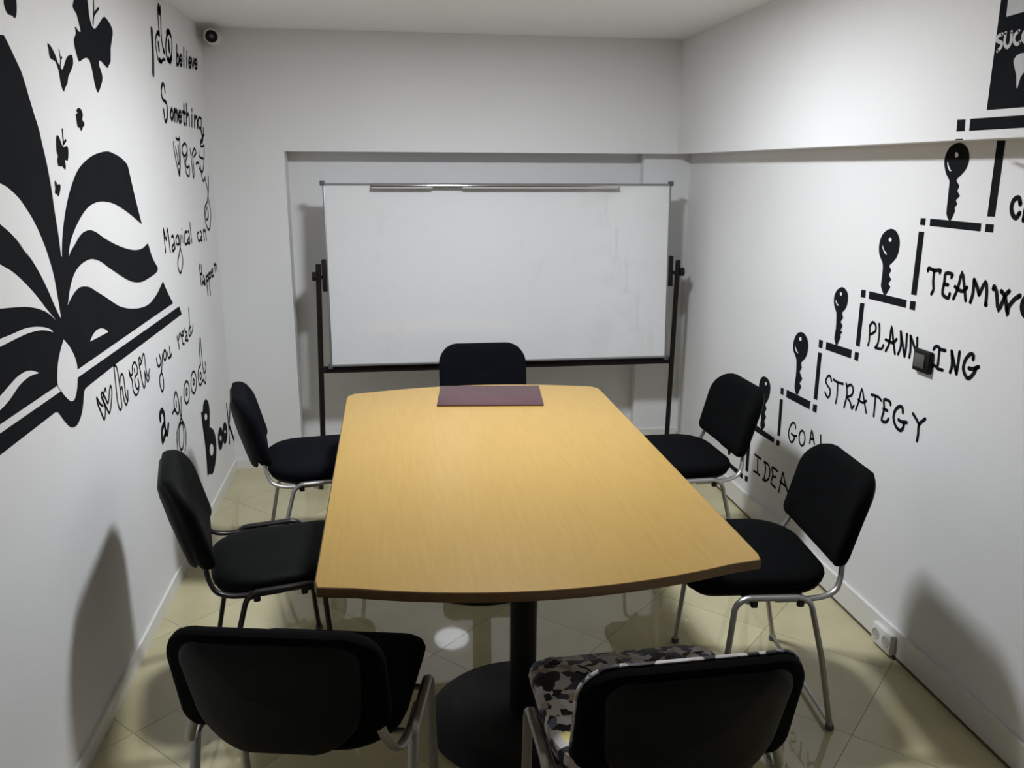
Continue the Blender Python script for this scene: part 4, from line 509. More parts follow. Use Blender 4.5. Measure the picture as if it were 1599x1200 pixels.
('wall_lettering','black painted letter a standing alone, above the near left chair','lettering','words painted on the left wall','L',[('letter','ink',[('s',.024,[(3.3456,.7171),(3.3449,.725),(3.3442,.7328),(3.3471,.739),(3.3561,.7437),(3.3688,.7468),(3.3805,.7461),(3.3906,.7404),(3.3997,.7308),(3.4053,.7182),(3.4042,.7009),(3.3996,.6806),(3.3985,.6634),(3.4047,.6502),(3.4144,.6401),(3.4245,.6362),(3.4336,.6419),(3.443,.6539),(3.4524,.666)]),('s',.024,[(3.4013,.6891),(3.3834,.6851),(3.3656,.6811),(3.3527,.6739),(3.3455,.6588),(3.3429,.6405),(3.3466,.6288),(3.3595,.6295),(3.3789,.6369),(3.3984,.6444)])])]),
('wall_lettering','black outlined word good with dotted rings and a long looped g','lettering','words painted on the left wall','L',[('letter','ink',[('s',.012,[(3.5285,.69),(3.5418,.6926),(3.5553,.6952),(3.5691,.6941),(3.584,.6849),(3.5993,.6718),(3.6131,.6634),(3.6253,.6636),(3.6358,.6688),(3.643,.677),(3.6461,.6884),(3.6458,.7027),(3.6426,.7174),(3.6361,.734),(3.6267,.7508),(3.6159,.7604),(3.6023,.7587),(3.5873,.75),(3.5759,.7395),(3.5699,.7274),(3.5675,.7135),(3.5676,.7024),(3.5711,.6964),(3.5772,.6932),(3.5834,.69)]),('s',.012,[(3.6918,.7161),(3.6878,.6975),(3.6839,.6788),(3.679,.6627),(3.6754,.6512),(3.6709,.6422),(3.6584,.632),(3.6302,.6199),(3.5947,.6068),(3.5683,.5908),(3.5589,.57),(3.5581,.546),(3.5573,.522)]),('s',.012,[(3.6532,.6903),(3.6538,.6723),(3.6543,.6542),(3.6599,.6356),(3.6757,.6156),(3.6969,.5947),(3.7123,.5745),(3.7175,.5554),(3.7166,.5373),(3.7116,.5204),(3.7018,.5055),(3.6878,.4919),(3.6739,.4785)]),('s',.012,[(3.6776,.5438),(3.6733,.536),(3.6689,.5282),(3.664,.5213),(3.6582,.5152),(3.6517,.51),(3.6451,.5059),(3.6383,.503),(3.6314,.5013),(3.6248,.5008),(3.6184,.5016),(3.6124,.5036),(3.607,.5067),(3.6024,.511),(3.5984,.5164),(3.5953,.5225),(3.5932,.5294),(3.5921,.537),(3.5919,.5448),(3.5927,.553),(3.5945,.5614),(3.5972,.5695),(3.6008,.5773),(3.6053,.5849),(3.6104,.5917),(3.6161,.5977),(3.6224,.603),(3.6289,.6072),(3.6356,.6102),(3.6425,.6121),(3.6491,.6128),(3.6555,.6122),(3.6617,.6103),(3.6672,.6074),(3.672,.6032),(3.6761,.5979),(3.6793,.5918),(3.6815,.5848),(3.6828,.5771),(3.6831,.5691),(3.6819,.5608),(3.6798,.5523),(3.6776,.5438)]),('s',.012,[(3.6047,.7198),(3.6019,.7006)])]),('letter','ink',[('s',.012,[(3.8489,.6971),(3.8447,.6905),(3.8406,.684),(3.8357,.6782),(3.8295,.6733),(3.8225,.6691),(3.8151,.6659),(3.8074,.6637),(3.7993,.6626),(3.7914,.6625),(3.7838,.6635),(3.7763,.6656),(3.7694,.6686),(3.7633,.6725),(3.7578,.6774),(3.7533,.6828),(3.7499,.6889),(3.7474,.6955),(3.7461,.7023),(3.7461,.7093),(3.7471,.7165),(3.7492,.7233),(3.7525,.7299),(3.7568,.7362),(3.7619,.7418),(3.7679,.7467),(3.7747,.7509),(3.7818,.7542),(3.7894,.7565),(3.7974,.7578),(3.8053,.7581),(3.813,.7573),(3.8206,.7554),(3.8276,.7525),(3.8339,.7487),(3.8396,.7439),(3.8443,.7385),(3.8479,.7323),(3.8505,.7256),(3.8519,.7186),(3.8517,.7116),(3.8503,.7043),(3.8489,.6971)]),('s',.012,[(3.8104,.7093),(3.808,.7059),(3.8056,.7026),(3.803,.7),(3.7998,.6985),(3.7964,.6977),(3.7934,.6979),(3.7908,.6992),(3.7886,.7015),(3.7871,.7042),(3.7866,.7076),(3.7869,.7115),(3.7879,.7152),(3.7898,.7187),(3.7924,.722),(3.7952,.7245),(3.7984,.726),(3.8018,.7268),(3.8049,.7266),(3.8075,.7253),(3.8097,.7231),(3.8112,.7203),(3.8114,.717),(3.8109,.7132),(3.8104,.7093)])]),('letter','ink',[('s',.012,[(3.9965,.7064),(3.9923,.6997),(3.988,.6931),(3.9829,.6871),(3.9764,.6821),(3.9691,.6778),(3.9615,.6745),(3.9534,.6722),(3.945,.671),(3.9368,.6709),(3.9288,.6719),(3.921,.674),(3.9139,.6769),(3.9075,.6809),(3.9017,.6858),(3.897,.6913),(3.8934,.6975),(3.8909,.7042),(3.8895,.7111),(3.8894,.7182),(3.8904,.7255),(3.8926,.7325),(3.896,.7392),(3.9005,.7456),(3.9058,.7514),(3.912,.7564),(3.919,.7608),(3.9265,.7641),(3.9344,.7665),(3.9427,.7679),(3.9509,.7682),(3.9589,.7674),(3.9669,.7656),(3.9742,.7627),(3.9808,.7588),(3.9867,.754),(3.9916,.7485),(3.9954,.7423),(3.9982,.7354),(3.9997,.7284),(3.9995,.7212),(3.998,.7138),(3.9965,.7064)]),('s',.012,[(3.9568,.7185),(3.9547,.716),(3.9526,.7135),(3.9501,.7117),(3.9469,.7107),(3.9434,.7103),(3.9402,.7106),(3.9374,.7118),(3.9348,.7137),(3.933,.716),(3.9321,.7187),(3.9319,.7217),(3.9326,.7246),(3.9342,.7272),(3.9365,.7297),(3.9392,.7315),(3.9424,.7325),(3.9459,.7329),(3.9491,.7325),(3.952,.7314),(3.9546,.7295),(3.9564,.7272),(3.9571,.7246),(3.9569,.7215),(3.9568,.7185)])]),('letter','ink',[('s',.012,[(4.1292,.8896),(4.1243,.8684),(4.1194,.8471),(4.1157,.8261),(4.1142,.8053),(4.1139,.7846),(4.1136,.7639)]),('s',.012,[(4.1576,.884),(4.1557,.8539),(4.1537,.8237),(4.1536,.7943),(4.1551,.763),(4.1585,.7325),(4.166,.7119),(4.182,.7069),(4.2025,.712),(4.2168,.72),(4.2192,.7293),(4.2154,.7414),(4.2116,.7535)]),('s',.012,[(4.1087,.765),(4.0882,.76),(4.068,.755),(4.0529,.7467),(4.0443,.7321),(4.0407,.7142),(4.042,.6987),(4.0491,.6871),(4.0612,.6778),(4.076,.6725),(4.0944,.6747),(4.1158,.6811),(4.1355,.6834),(4.1523,.675),(4.1675,.6624),(4.1806,.656),(4.1907,.6617),(4.1986,.6739),(4.2065,.6861)]),('s',.012,[(4.1078,.71),(4.1051,.7067),(4.1024,.7034),(4.0993,.7009),(4.0954,.6995),(4.091,.699),(4.0871,.6993),(4.0836,.7008),(4.0805,.7032),(4.0784,.7061),(4.0774,.7095),(4.0773,.7135),(4.0782,.7172),(4.0802,.7207),(4.0832,.7239),(4.0867,.7263),(4.0906,.7277),(4.0949,.7283),(4.0989,.728),(4.1024,.7265),(4.1055,.7241),(4.1077,.7212),(4.1084,.7178),(4.1081,.7139),(4.1078,.71)])])]),
('wall_lettering','boldest black painted word Book with a giant B, lowest on left wall','lettering','words painted on the left wall','L',[('letter','ink',[('f',0,[(4.0337,.5507),(4.0431,.5485),(4.0529,.5457),(4.0621,.5439),(4.0701,.5445),(4.0759,.5487),(4.0801,.5554),(4.0843,.5627),(4.09,.5688),(4.0976,.5734),(4.1065,.5774),(4.116,.5806),(4.1255,.5825),(4.1349,.5832),(4.1445,.5828),(4.1543,.5813),(4.1642,.5784),(4.175,.5742),(4.1865,.5687),(4.1972,.5619),(4.2057,.554),(4.2117,.5447),(4.2159,.5341),(4.2184,.5226),(4.219,.5106),(4.2172,.4974),(4.2131,.4832),(4.208,.4694),(4.2031,.4576),(4.1986,.4485),(4.1939,.4413),(4.1891,.4347),(4.1843,.4278),(4.1958,.4242),(4.2072,.4208),(4.2188,.4168),(4.2307,.4113),(4.2436,.404),(4.2573,.3953),(4.2703,.3857),(4.2812,.3753),(4.2899,.364),(4.297,.3519),(4.3022,.3392),(4.3053,.3264),(4.3061,.3134),(4.3048,.3001),(4.3016,.2868),(4.2966,.274),(4.2897,.2615),(4.2811,.2492),(4.2706,.2376),(4.2585,.2271),(4.2439,.2172),(4.2271,.208),(4.2098,.2004),(4.1939,.1951),(4.1797,.1927),(4.1664,.1924),(4.1534,.1939),(4.1403,.1966),(4.1269,.2011),(4.1135,.2073),(4.1002,.2142),(4.087,.2207),(4.0642,.2158),(4.0497,.2301),(4.0528,.2486),(4.0561,.2668),(4.0589,.2855),(4.0607,.3053),(4.0611,.3266),(4.0605,.3491),(4.0592,.3717),(4.0571,.3937),(4.0539,.4149),(4.0497,.4357),(4.0454,.4561),(4.0418,.476),(4.0393,.4952),(4.0373,.5139),(4.0356,.5323)])]),('letter_counter','white',[('f',0,[(4.1493,.4934),(4.1438,.4875),(4.1339,.4843),(4.1218,.4846),(4.1098,.4882),(4.1002,.4943),(4.095,.5019),(4.0951,.5093),(4.1006,.5152),(4.1102,.5184),(4.1223,.5183),(4.1344,.5148),(4.144,.5086),(4.1494,.501)])]),('letter_counter','white',[('f',0,[(4.2243,.2983),(4.2149,.2873),(4.1991,.2813),(4.1801,.2816),(4.1618,.2879),(4.1477,.2989),(4.1406,.3126),(4.1417,.3261),(4.1508,.337),(4.1662,.343),(4.185,.343),(4.2035,.3369),(4.2179,.3259),(4.2254,.3121)])]),('letter','ink',[('f',0,[(4.4789,.2751),(4.4617,.2522),(4.4354,.2382),(4.4053,.2357),(4.3776,.245),(4.3575,.2642),(4.3489,.2893),(4.3533,.3155),(4.3697,.338),(4.3952,.3522),(4.425,.3554),(4.4532,.3467),(4.4741,.3277),(4.4833,.3021)])]),('letter_counter','white',[('f',0,[(4.4392,.2902),(4.4346,.2855),(4.4263,.2833),(4.416,.2839),(4.4057,.2872),(4.3976,.2926),(4.3931,.2989),(4.3931,.305),(4.3977,.3097),(4.4059,.312),(4.4161,.3114),(4.4264,.3082),(4.4347,.3028),(4.4393,.2964)])]),('letter','ink',[('f',0,[(4.604,.2667),(4.5867,.2441),(4.56,.2303),(4.5294,.2279),(4.501,.2372),(4.4804,.2562),(4.4714,.2812),(4.4757,.3072),(4.4923,.3293),(4.5181,.3434),(4.5484,.3464),(4.5772,.3378),(4.5986,.3189),(4.6083,.2935)])]),('letter_counter','white',[('f',0,[(4.5595,.288),(4.5561,.2849),(4.5498,.2835),(4.542,.2841),(4.5341,.2866),(4.5278,.2904),(4.5242,.2949),(4.524,.2992),(4.5274,.3023),(4.5335,.3037),(4.5413,.3032),(4.5492,.3007),(4.5557,.2968),(4.5593,.2923)])]),('letter','ink',[('s',.022,[(4.6468,.4179),(4.6503,.3853),(4.6538,.3525),(4.655,.3175),(4.6522,.279),(4.6471,.2383),(4.642,.1976)]),('s',.022,[(4.7427,.3961),(4.7324,.3773),(4.722,.3585),(4.7103,.3407),(4.6963,.3246),(4.6811,.3094),(4.6659,.2944)]),('s',.026,[(4.6687,.2886),(4.6835,.2728),(4.6984,.2569),(4.7143,.2395),(4.7318,.2196),(4.7504,.1981),(4.7692,.1764)])])]),
('staircase_mural','black painted staircase of bars climbing the lower right wall','mural',None,'R',[('corner_block','ink',[('f',0,[(4.1754,.1815),(4.1406,.1866),(4.1415,.1571),(4.1733,.1541)])]),('tread','ink',[('f',0,[(4.115,.1837),(3.8331,.1848),(3.8295,.1561),(4.1149,.1586)])]),('corner_block','ink',[('f',0,[(3.8062,.1862),(3.7689,.1913),(3.7709,.1624),(3.8048,.1575)])]),('riser','ink',[('f',0,[(3.8117,.3961),(3.7734,.3983),(3.7715,.2143),(3.8064,.2118)])]),('corner_block','ink',[('f',0,[(3.7989,.4766),(3.7647,.477),(3.7663,.4436),(3.797,.444)])]),('tread','ink',[('f',0,[(3.7457,.4762),(3.5219,.474),(3.5247,.4494),(3.7434,.4425)])]),('corner_block','ink',[('f',0,[(3.4967,.4754),(3.4649,.4774),(3.4686,.4511),(3.5012,.4487)])]),('riser','ink',[('f',0,[(3.5002,.6684),(3.4709,.6731),(3.4676,.4998),(3.4955,.4959)])]),('corner_block','ink',[('f',0,[(3.5009,.7221),(3.4721,.7247),(3.4699,.6945),(3.4998,.6931)])]),('tread','ink',[('f',0,[(3.443,.7274),(3.2235,.7329),(3.2259,.6972),(3.4419,.6923)])]),('corner_block','ink',[('f',0,[(3.1986,.7292),(3.1648,.7326),(3.1658,.6978),(3.2,.6985)])]),('riser','ink',[('f',0,[(3.1994,.9502),(3.1678,.9534),(3.1689,.7529),(3.2001,.7518)])]),('corner_block','ink',[('f',0,[(3.2012,1.0039),(3.1686,1.0057),(3.1682,.9715),(3.1993,.9713)])]),('tread','ink',[('f',0,[(3.1424,1.0057),(2.9479,1.0133),(2.9478,.9796),(3.1411,.9741)])]),('corner_block','ink',[('f',0,[(2.9248,1.0109),(2.8972,1.013),(2.8974,.9792),(2.9242,.9804)])]),('riser','ink',[('f',0,[(2.9248,1.1984),(2.8953,1.2007),(2.8964,1.0356),(2.9244,1.0356)])]),('corner_block','ink',[('f',0,[(2.9271,1.2474),(2.896,1.2502),(2.8945,1.2218),(2.9253,1.2204)])]),('tread','ink',[('f',0,[(2.8728,1.2496),(2.6407,1.252),(2.6401,1.2248),(2.8714,1.222)])]),('corner_block','ink',[('f',0,[(2.6202,1.2522),(2.5888,1.2541),(2.5888,1.2237),(2.6193,1.224)])]),('riser','ink',[('f',0,[(2.6196,1.4842),(2.5895,1.4846),(2.5897,1.2749),(2.6198,1.2741)])]),('corner_block','ink',[('f',0,[(2.6178,1.528),(2.5903,1.5287),(2.5902,1.5056),(2.6179,1.5058)])]),('tread','ink',[('f',0,[(2.5672,1.529),(2.3217,1.5291),(2.3208,1.5051),(2.5655,1.5058)])]),('corner_block','ink',[('f',0,[(2.3022,1.5286),(2.2677,1.5291),(2.2662,1.5056),(2.3014,1.5054)])]),('riser','ink',[('f',0,[(2.3035,1.7647),(2.2687,1.7636),(2.2683,1.5508),(2.3006,1.5501)])])]),
('stair_landing_mural','black painted top step on the overhanging band of right wall','mural',None,'F',[('corner_block','ink',[('f',0,[(2.3362,1.8223),(2.301,1.8214),(2.2984,1.7893),(2.3346,1.7898)])]),('tread','ink',[('f',0,[(2.28,1.8218),(2.0717,1.8199),(1.9589,1.8189),(1.9524,1.7891),(2.065,1.7886),(2.2782,1.7894)])])]),
('soffit_mark_mural','tiny black painted stub on the underside of right wall band','mural',None,'S',[('riser','ink',[('f',0,[(1.5505,2.2179),(1.5565,2.1955),(1.6201,2.2851),(1.6145,2.3092)])])]),
('key_mural','largest black painted key, under the wall band on the top step','mural','keys painted on the staircase','R',[('key_shape','ink',[('f',0,[(2.4708,1.7636),(2.4565,1.7615),(2.4439,1.7567),(2.4329,1.7501),(2.4241,1.7417),(2.4181,1.7313),(2.4147,1.7204),(2.4141,1.711),(2.4158,1.7019),(2.4191,1.6924),(2.4245,1.6833),(2.4329,1.6747),(2.4422,1.6671),(2.4511,1.6611),(2.4579,1.6561),(2.4609,1.6525),(2.4598,1.6485),(2.4516,1.642),(2.444,1.6346),(2.4474,1.6271),(2.4508,1.6195),(2.4422,1.612),(2.4348,1.6049),(2.4428,1.5984),(2.4516,1.5921),(2.4475,1.5859),(2.4426,1.58),(2.4476,1.5742),(2.4533,1.5686),(2.4515,1.5641),(2.4491,1.5591),(2.4516,1.5516),(2.4555,1.5436),(2.4587,1.5362),(2.4625,1.5307),(2.4684,1.5286),(2.4748,1.53),(2.4814,1.5366),(2.4868,1.5447),(2.4891,1.5493),(2.49,1.5558),(2.4906,1.5692),(2.491,1.5865),(2.4919,1.6079),(2.4929,1.6281),(2.493,1.6405),(2.4952,1.6502),(2.5042,1.6594),(2.5148,1.6693),(2.5232,1.683),(2.5295,1.697),(2.5322,1.7084),(2.5318,1.7191),(2.5287,1.7304),(2.5229,1.741),(2.515,1.7499),(2.5041,1.7569),(2.4879,1.7617)])]),('key_hole','white',[('f',0,[(2.4662,1.727),(2.4668,1.7222),(2.4705,1.7194),(2.4759,1.7194),(2.4809,1.7224),(2.4835,1.7272),(2.4828,1.732),(2.4791,1.7349),(2.4737,1.7348),(2.4688,1.7318)])]),('key_glint','white',[('f',0,[(2.5125,1.7079),(2.5071,1.6969),(2.4982,1.6859),(2.4893,1.6791),(2.499,1.679),(2.5093,1.69),(2.5154,1.7024)])])]),
('key_mural','second largest black painted key, on the step above PLANNING','mural','keys painted on the staircase','R',[('key_shape','ink',[('f',0,[(2.7784,1.4824),(2.7647,1.4818),(2.7517,1.4783),(2.7403,1.4715),(2.7307,1.4624),(2.7233,1.452),(2.7186,1.44),(2.7174,1.4256),(2.7188,1.4109),(2.7221,1.3981),(2.7281,1.3865),(2.7386,1.3757),(2.7499,1.3664),(2.7596,1.3601),(2.7647,1.3544),(2.7574,1.3472),(2.7497,1.3396),(2.7555,1.3315),(2.7611,1.3233),(2.7527,1.316),(2.7446,1.3088),(2.7514,1.3),(2.7586,1.292),(2.7512,1.2877),(2.7437,1.2834),(2.7483,1.2745),(2.7558,1.2651),(2.7598,1.2582),(2.7641,1.2533),(2.7714,1.2502),(2.7798,1.251),(2.789,1.2597),(2.7971,1.27),(2.8013,1.2752),(2.8032,1.2815),(2.803,1.2941),(2.8022,1.3092),(2.8021,1.3248),(2.8029,1.3395),(2.8044,1.3504),(2.8086,1.3602),(2.8192,1.371),(2.8304,1.3822),(2.8369,1.3936),(2.8406,1.4056),(2.8419,1.4192),(2.8405,1.4329),(2.8363,1.4461),(2.8292,1.4579),(2.8185,1.4673),(2.8058,1.4746),(2.7923,1.4798)])]),('key_hole','white',[('f',0,[(2.7668,1.4455),(2.7676,1.4407),(2.7717,1.4375),(2.7774,1.437),(2.7826,1.4395),(2.7854,1.444),(2.7845,1.4488),(2.7804,1.452),(2.7747,1.4524),(2.7695,1.45)])]),('key_glint','white',[('f',0,[(2.8195,1.4226),(2.8053,1.4058),(2.787,1.394),(2.7887,1.3894),(2.8036,1.3969),(2.8187,1.4136)])])]),
('key_mural','black painted key on the step above STRATEGY','mural','keys painted on the staircase','R',[('key_shape','ink',[('f',0,[(3.0664,1.2382),(3.0532,1.2387),(3.0408,1.2358),(3.0285,1.2298),(3.0186,1.2216),(3.014,1.2125),(3.0121,1.2023),(3.0114,1.1908),(3.0131,1.179),(3.018,1.1674),(3.0253,1.1566),(3.0364,1.1482),(3.0445,1.1403),(3.0389,1.1318),(3.0327,1.1231),(3.0406,1.1135),(3.0477,1.1043),(3.0385,1.0978),(3.0293,1.0913),(3.0364,1.0813),(3.0437,1.0724),(3.0357,1.0699),(3.0276,1.068),(3.034,1.061),(3.0417,1.0534),(3.039,1.049),(3.036,1.0441),(3.041,1.035),(3.0477,1.0253),(3.0511,1.0168),(3.0546,1.0104),(3.0604,1.0065),(3.0674,1.0078),(3.0767,1.0179),(3.084,1.0332),(3.0826,1.0511),(3.0795,1.0702),(3.0803,1.0884),(3.0823,1.1057),(3.084,1.1209),(3.0879,1.1346),(3.0979,1.1466),(3.1082,1.1582),(3.1137,1.1712),(3.1161,1.1839),(3.1153,1.195),(3.1115,1.2054),(3.1048,1.216),(3.0952,1.2254),(3.0813,1.2332)])]),('key_hole','white',[('f',0,[(3.0576,1.2131),(3.0582,1.2089),(3.0616,1.2058),(3.0663,1.2051),(3.0707,1.2071),(3.0729,1.2109),(3.0723,1.2151),(3.0689,1.2182),(3.0641,1.2188),(3.0598,1.2169)])]),('key_glint','white',[('f',0,[(3.0986,1.1835),(3.0879,1.1732),(3.0751,1.1663),(3.0772,1.1625),(3.0893,1.1656),(3.1005,1.1787)])])]),
('key_mural','black painted key on the step above GOAL','mural','keys painted on the staircase','R',[('key_shape','ink',[('f',0,[(3.3597,1.0053),(3.3441,1.0062),(3.3284,1.0038),(3.3125,.9971),(3.2987,.9874),(3.2897,.9749),(3.2846,.9608),(3.2837,.946),(3.2865,.9309),(3.2921,.916),(3.3015,.9016),(3.3191,.8881),(3.3337,.8757),(3.3297,.8653),(3.3236,.8554),(3.3324,.8443),(3.3389,.8328),(3.3246,.8211),(3.311,.8093),(3.3207,.7963),(3.3315,.7852),(3.3226,.7806),(3.3126,.7766),(3.3167,.7674),(3.3245,.7564),(3.3299,.7442),(3.3362,.7342),(3.3454,.7294),(3.3556,.7309),(3.3665,.7415),(3.3745,.7589),(3.3734,.7837),(3.3704,.81),(3.3715,.8318),(3.3741,.8512),(3.3764,.8686),(3.3818,.8838),(3.396,.8962),(3.4105,.9082),(3.418,.9219),(3.4207,.9366),(3.4186,.9529),(3.4122,.9688),(3.4019,.9828),(3.389,.9941),(3.3748,1.0013)])]),('key_hole','white',[('f',0,[(3.3466,.9772),(3.3478,.9717),(3.3528,.9674),(3.3598,.966),(3.3661,.9681),(3.3692,.9727),(3.368,.9783),(3.3629,.9825),(3.3559,.9839),(3.3497,.9819)])]),('key_glint','white',[('f',0,[(3.3983,.9374),(3.3833,.9215),(3.3657,.912),(3.3731,.9093),(3.3903,.9163),(3.4008,.9293)])])]),
('key_mural','black painted key half behind the far right chair back','mural','keys painted on the staircase','R',[('key_shape','ink',[('f',0,[(3.681,.7302),(3.6623,.7323),(3.6431,.731),(3.6269,.7246),(3.614,.7148),(3.6064,.7021),(3.603,.6875),(3.6033,.6721),(3.607,.6562),(3.6144,.6399),(3.6237,.6247),(3.6352,.6127),(3.6425,.6025),(3.6346,.5937),(3.6263,.5849),(3.6346,.573),(3.6427,.5614),(3.6337,.5538),(3.6246,.5461),(3.6316,.5337),(3.6392,.5211),(3.6327,.5125),(3.6262,.5044),(3.6309,.4933),(3.64,.4829),(3.6504,.4756),(3.6614,.4728),(3.6722,.478),(3.6799,.488),(3.6796,.5016),(3.6772,.5167),(3.6771,.5302),(3.6783,.5442),(3.6814,.5606),(3.6857,.5766),(3.6904,.59),(3.6964,.6013),(3.7057,.608),(3.715,.617),(3.722,.6367),(3.7265,.6589),(3.7277,.6774),(3.7249,.6937),(3.717,.7078),(3.706,.719),(3.6947,.7261)])]),('key_hole','white',[('f',0,[(3.6428,.7042),(3.6438,.6989),(3.6484,.6947),(3.6547,.6931),(3.6603,.6948),(3.6631,.699),(3.662,.7043),(3.6575,.7085),(3.6512,.7101),(3.6456,.7084)])]),('key_glint','white',[('f',0,[(3.7131,.6589),(3.6946,.6431),(3.6768,.6307),(3.6894,.6273),(3.7079,.643)])])]),
('key_mural','lowest black painted key, almost wholly behind the far right chair back','mural','keys painted on the staircase','R',[('key_shape','ink',[('f',0,[(4.0477,.4826),(4.032,.4845),(4.0158,.4828),(4.0019,.476),(3.9907,.4656),(3.984,.4523),(3.9807,.4372),(3.9805,.4213),(3.9832,.405),(3.9891,.3883),(3.9966,.3728),(4.0059,.3607),(4.0118,.3504),(4.0049,.3411),(3.9977,.3318),(4.0044,.3198),(4.0109,.3081),(4.0031,.3),(3.9952,.2918),(4.0008,.2793),(4.0069,.2666),(4.0012,.2576),(3.9954,.249),(3.9991,.2377),(4.0065,.2273),(4.0151,.2201),(4.0243,.2176),(4.0335,.2233),(4.0402,.2338),(4.0404,.2477),(4.0388,.2631),(4.039,.277),(4.0404,.2913),(4.0435,.3083),(4.0475,.3249),(4.0518,.3387),(4.0572,.3504),(4.0651,.3576),(4.0732,.367),(4.0796,.3874),(4.084,.4102),(4.0854,.4292),(4.0836,.4459),(4.0773,.4603),(4.0685,.4715),(4.0592,.4787)])]),('key_hole','white',[('f',0,[(4.0124,.451),(4.0139,.4457),(4.0193,.4421),(4.0254,.4423),(4.0286,.4463),(4.027,.4517),(4.0216,.4553),(4.0156,.455)])]),('key_glint','white',[('f',0,[(4.0828,.4094),(4.062,.3909),(4.0515,.38),(4.0644,.3796),(4.081,.3993)])])]),
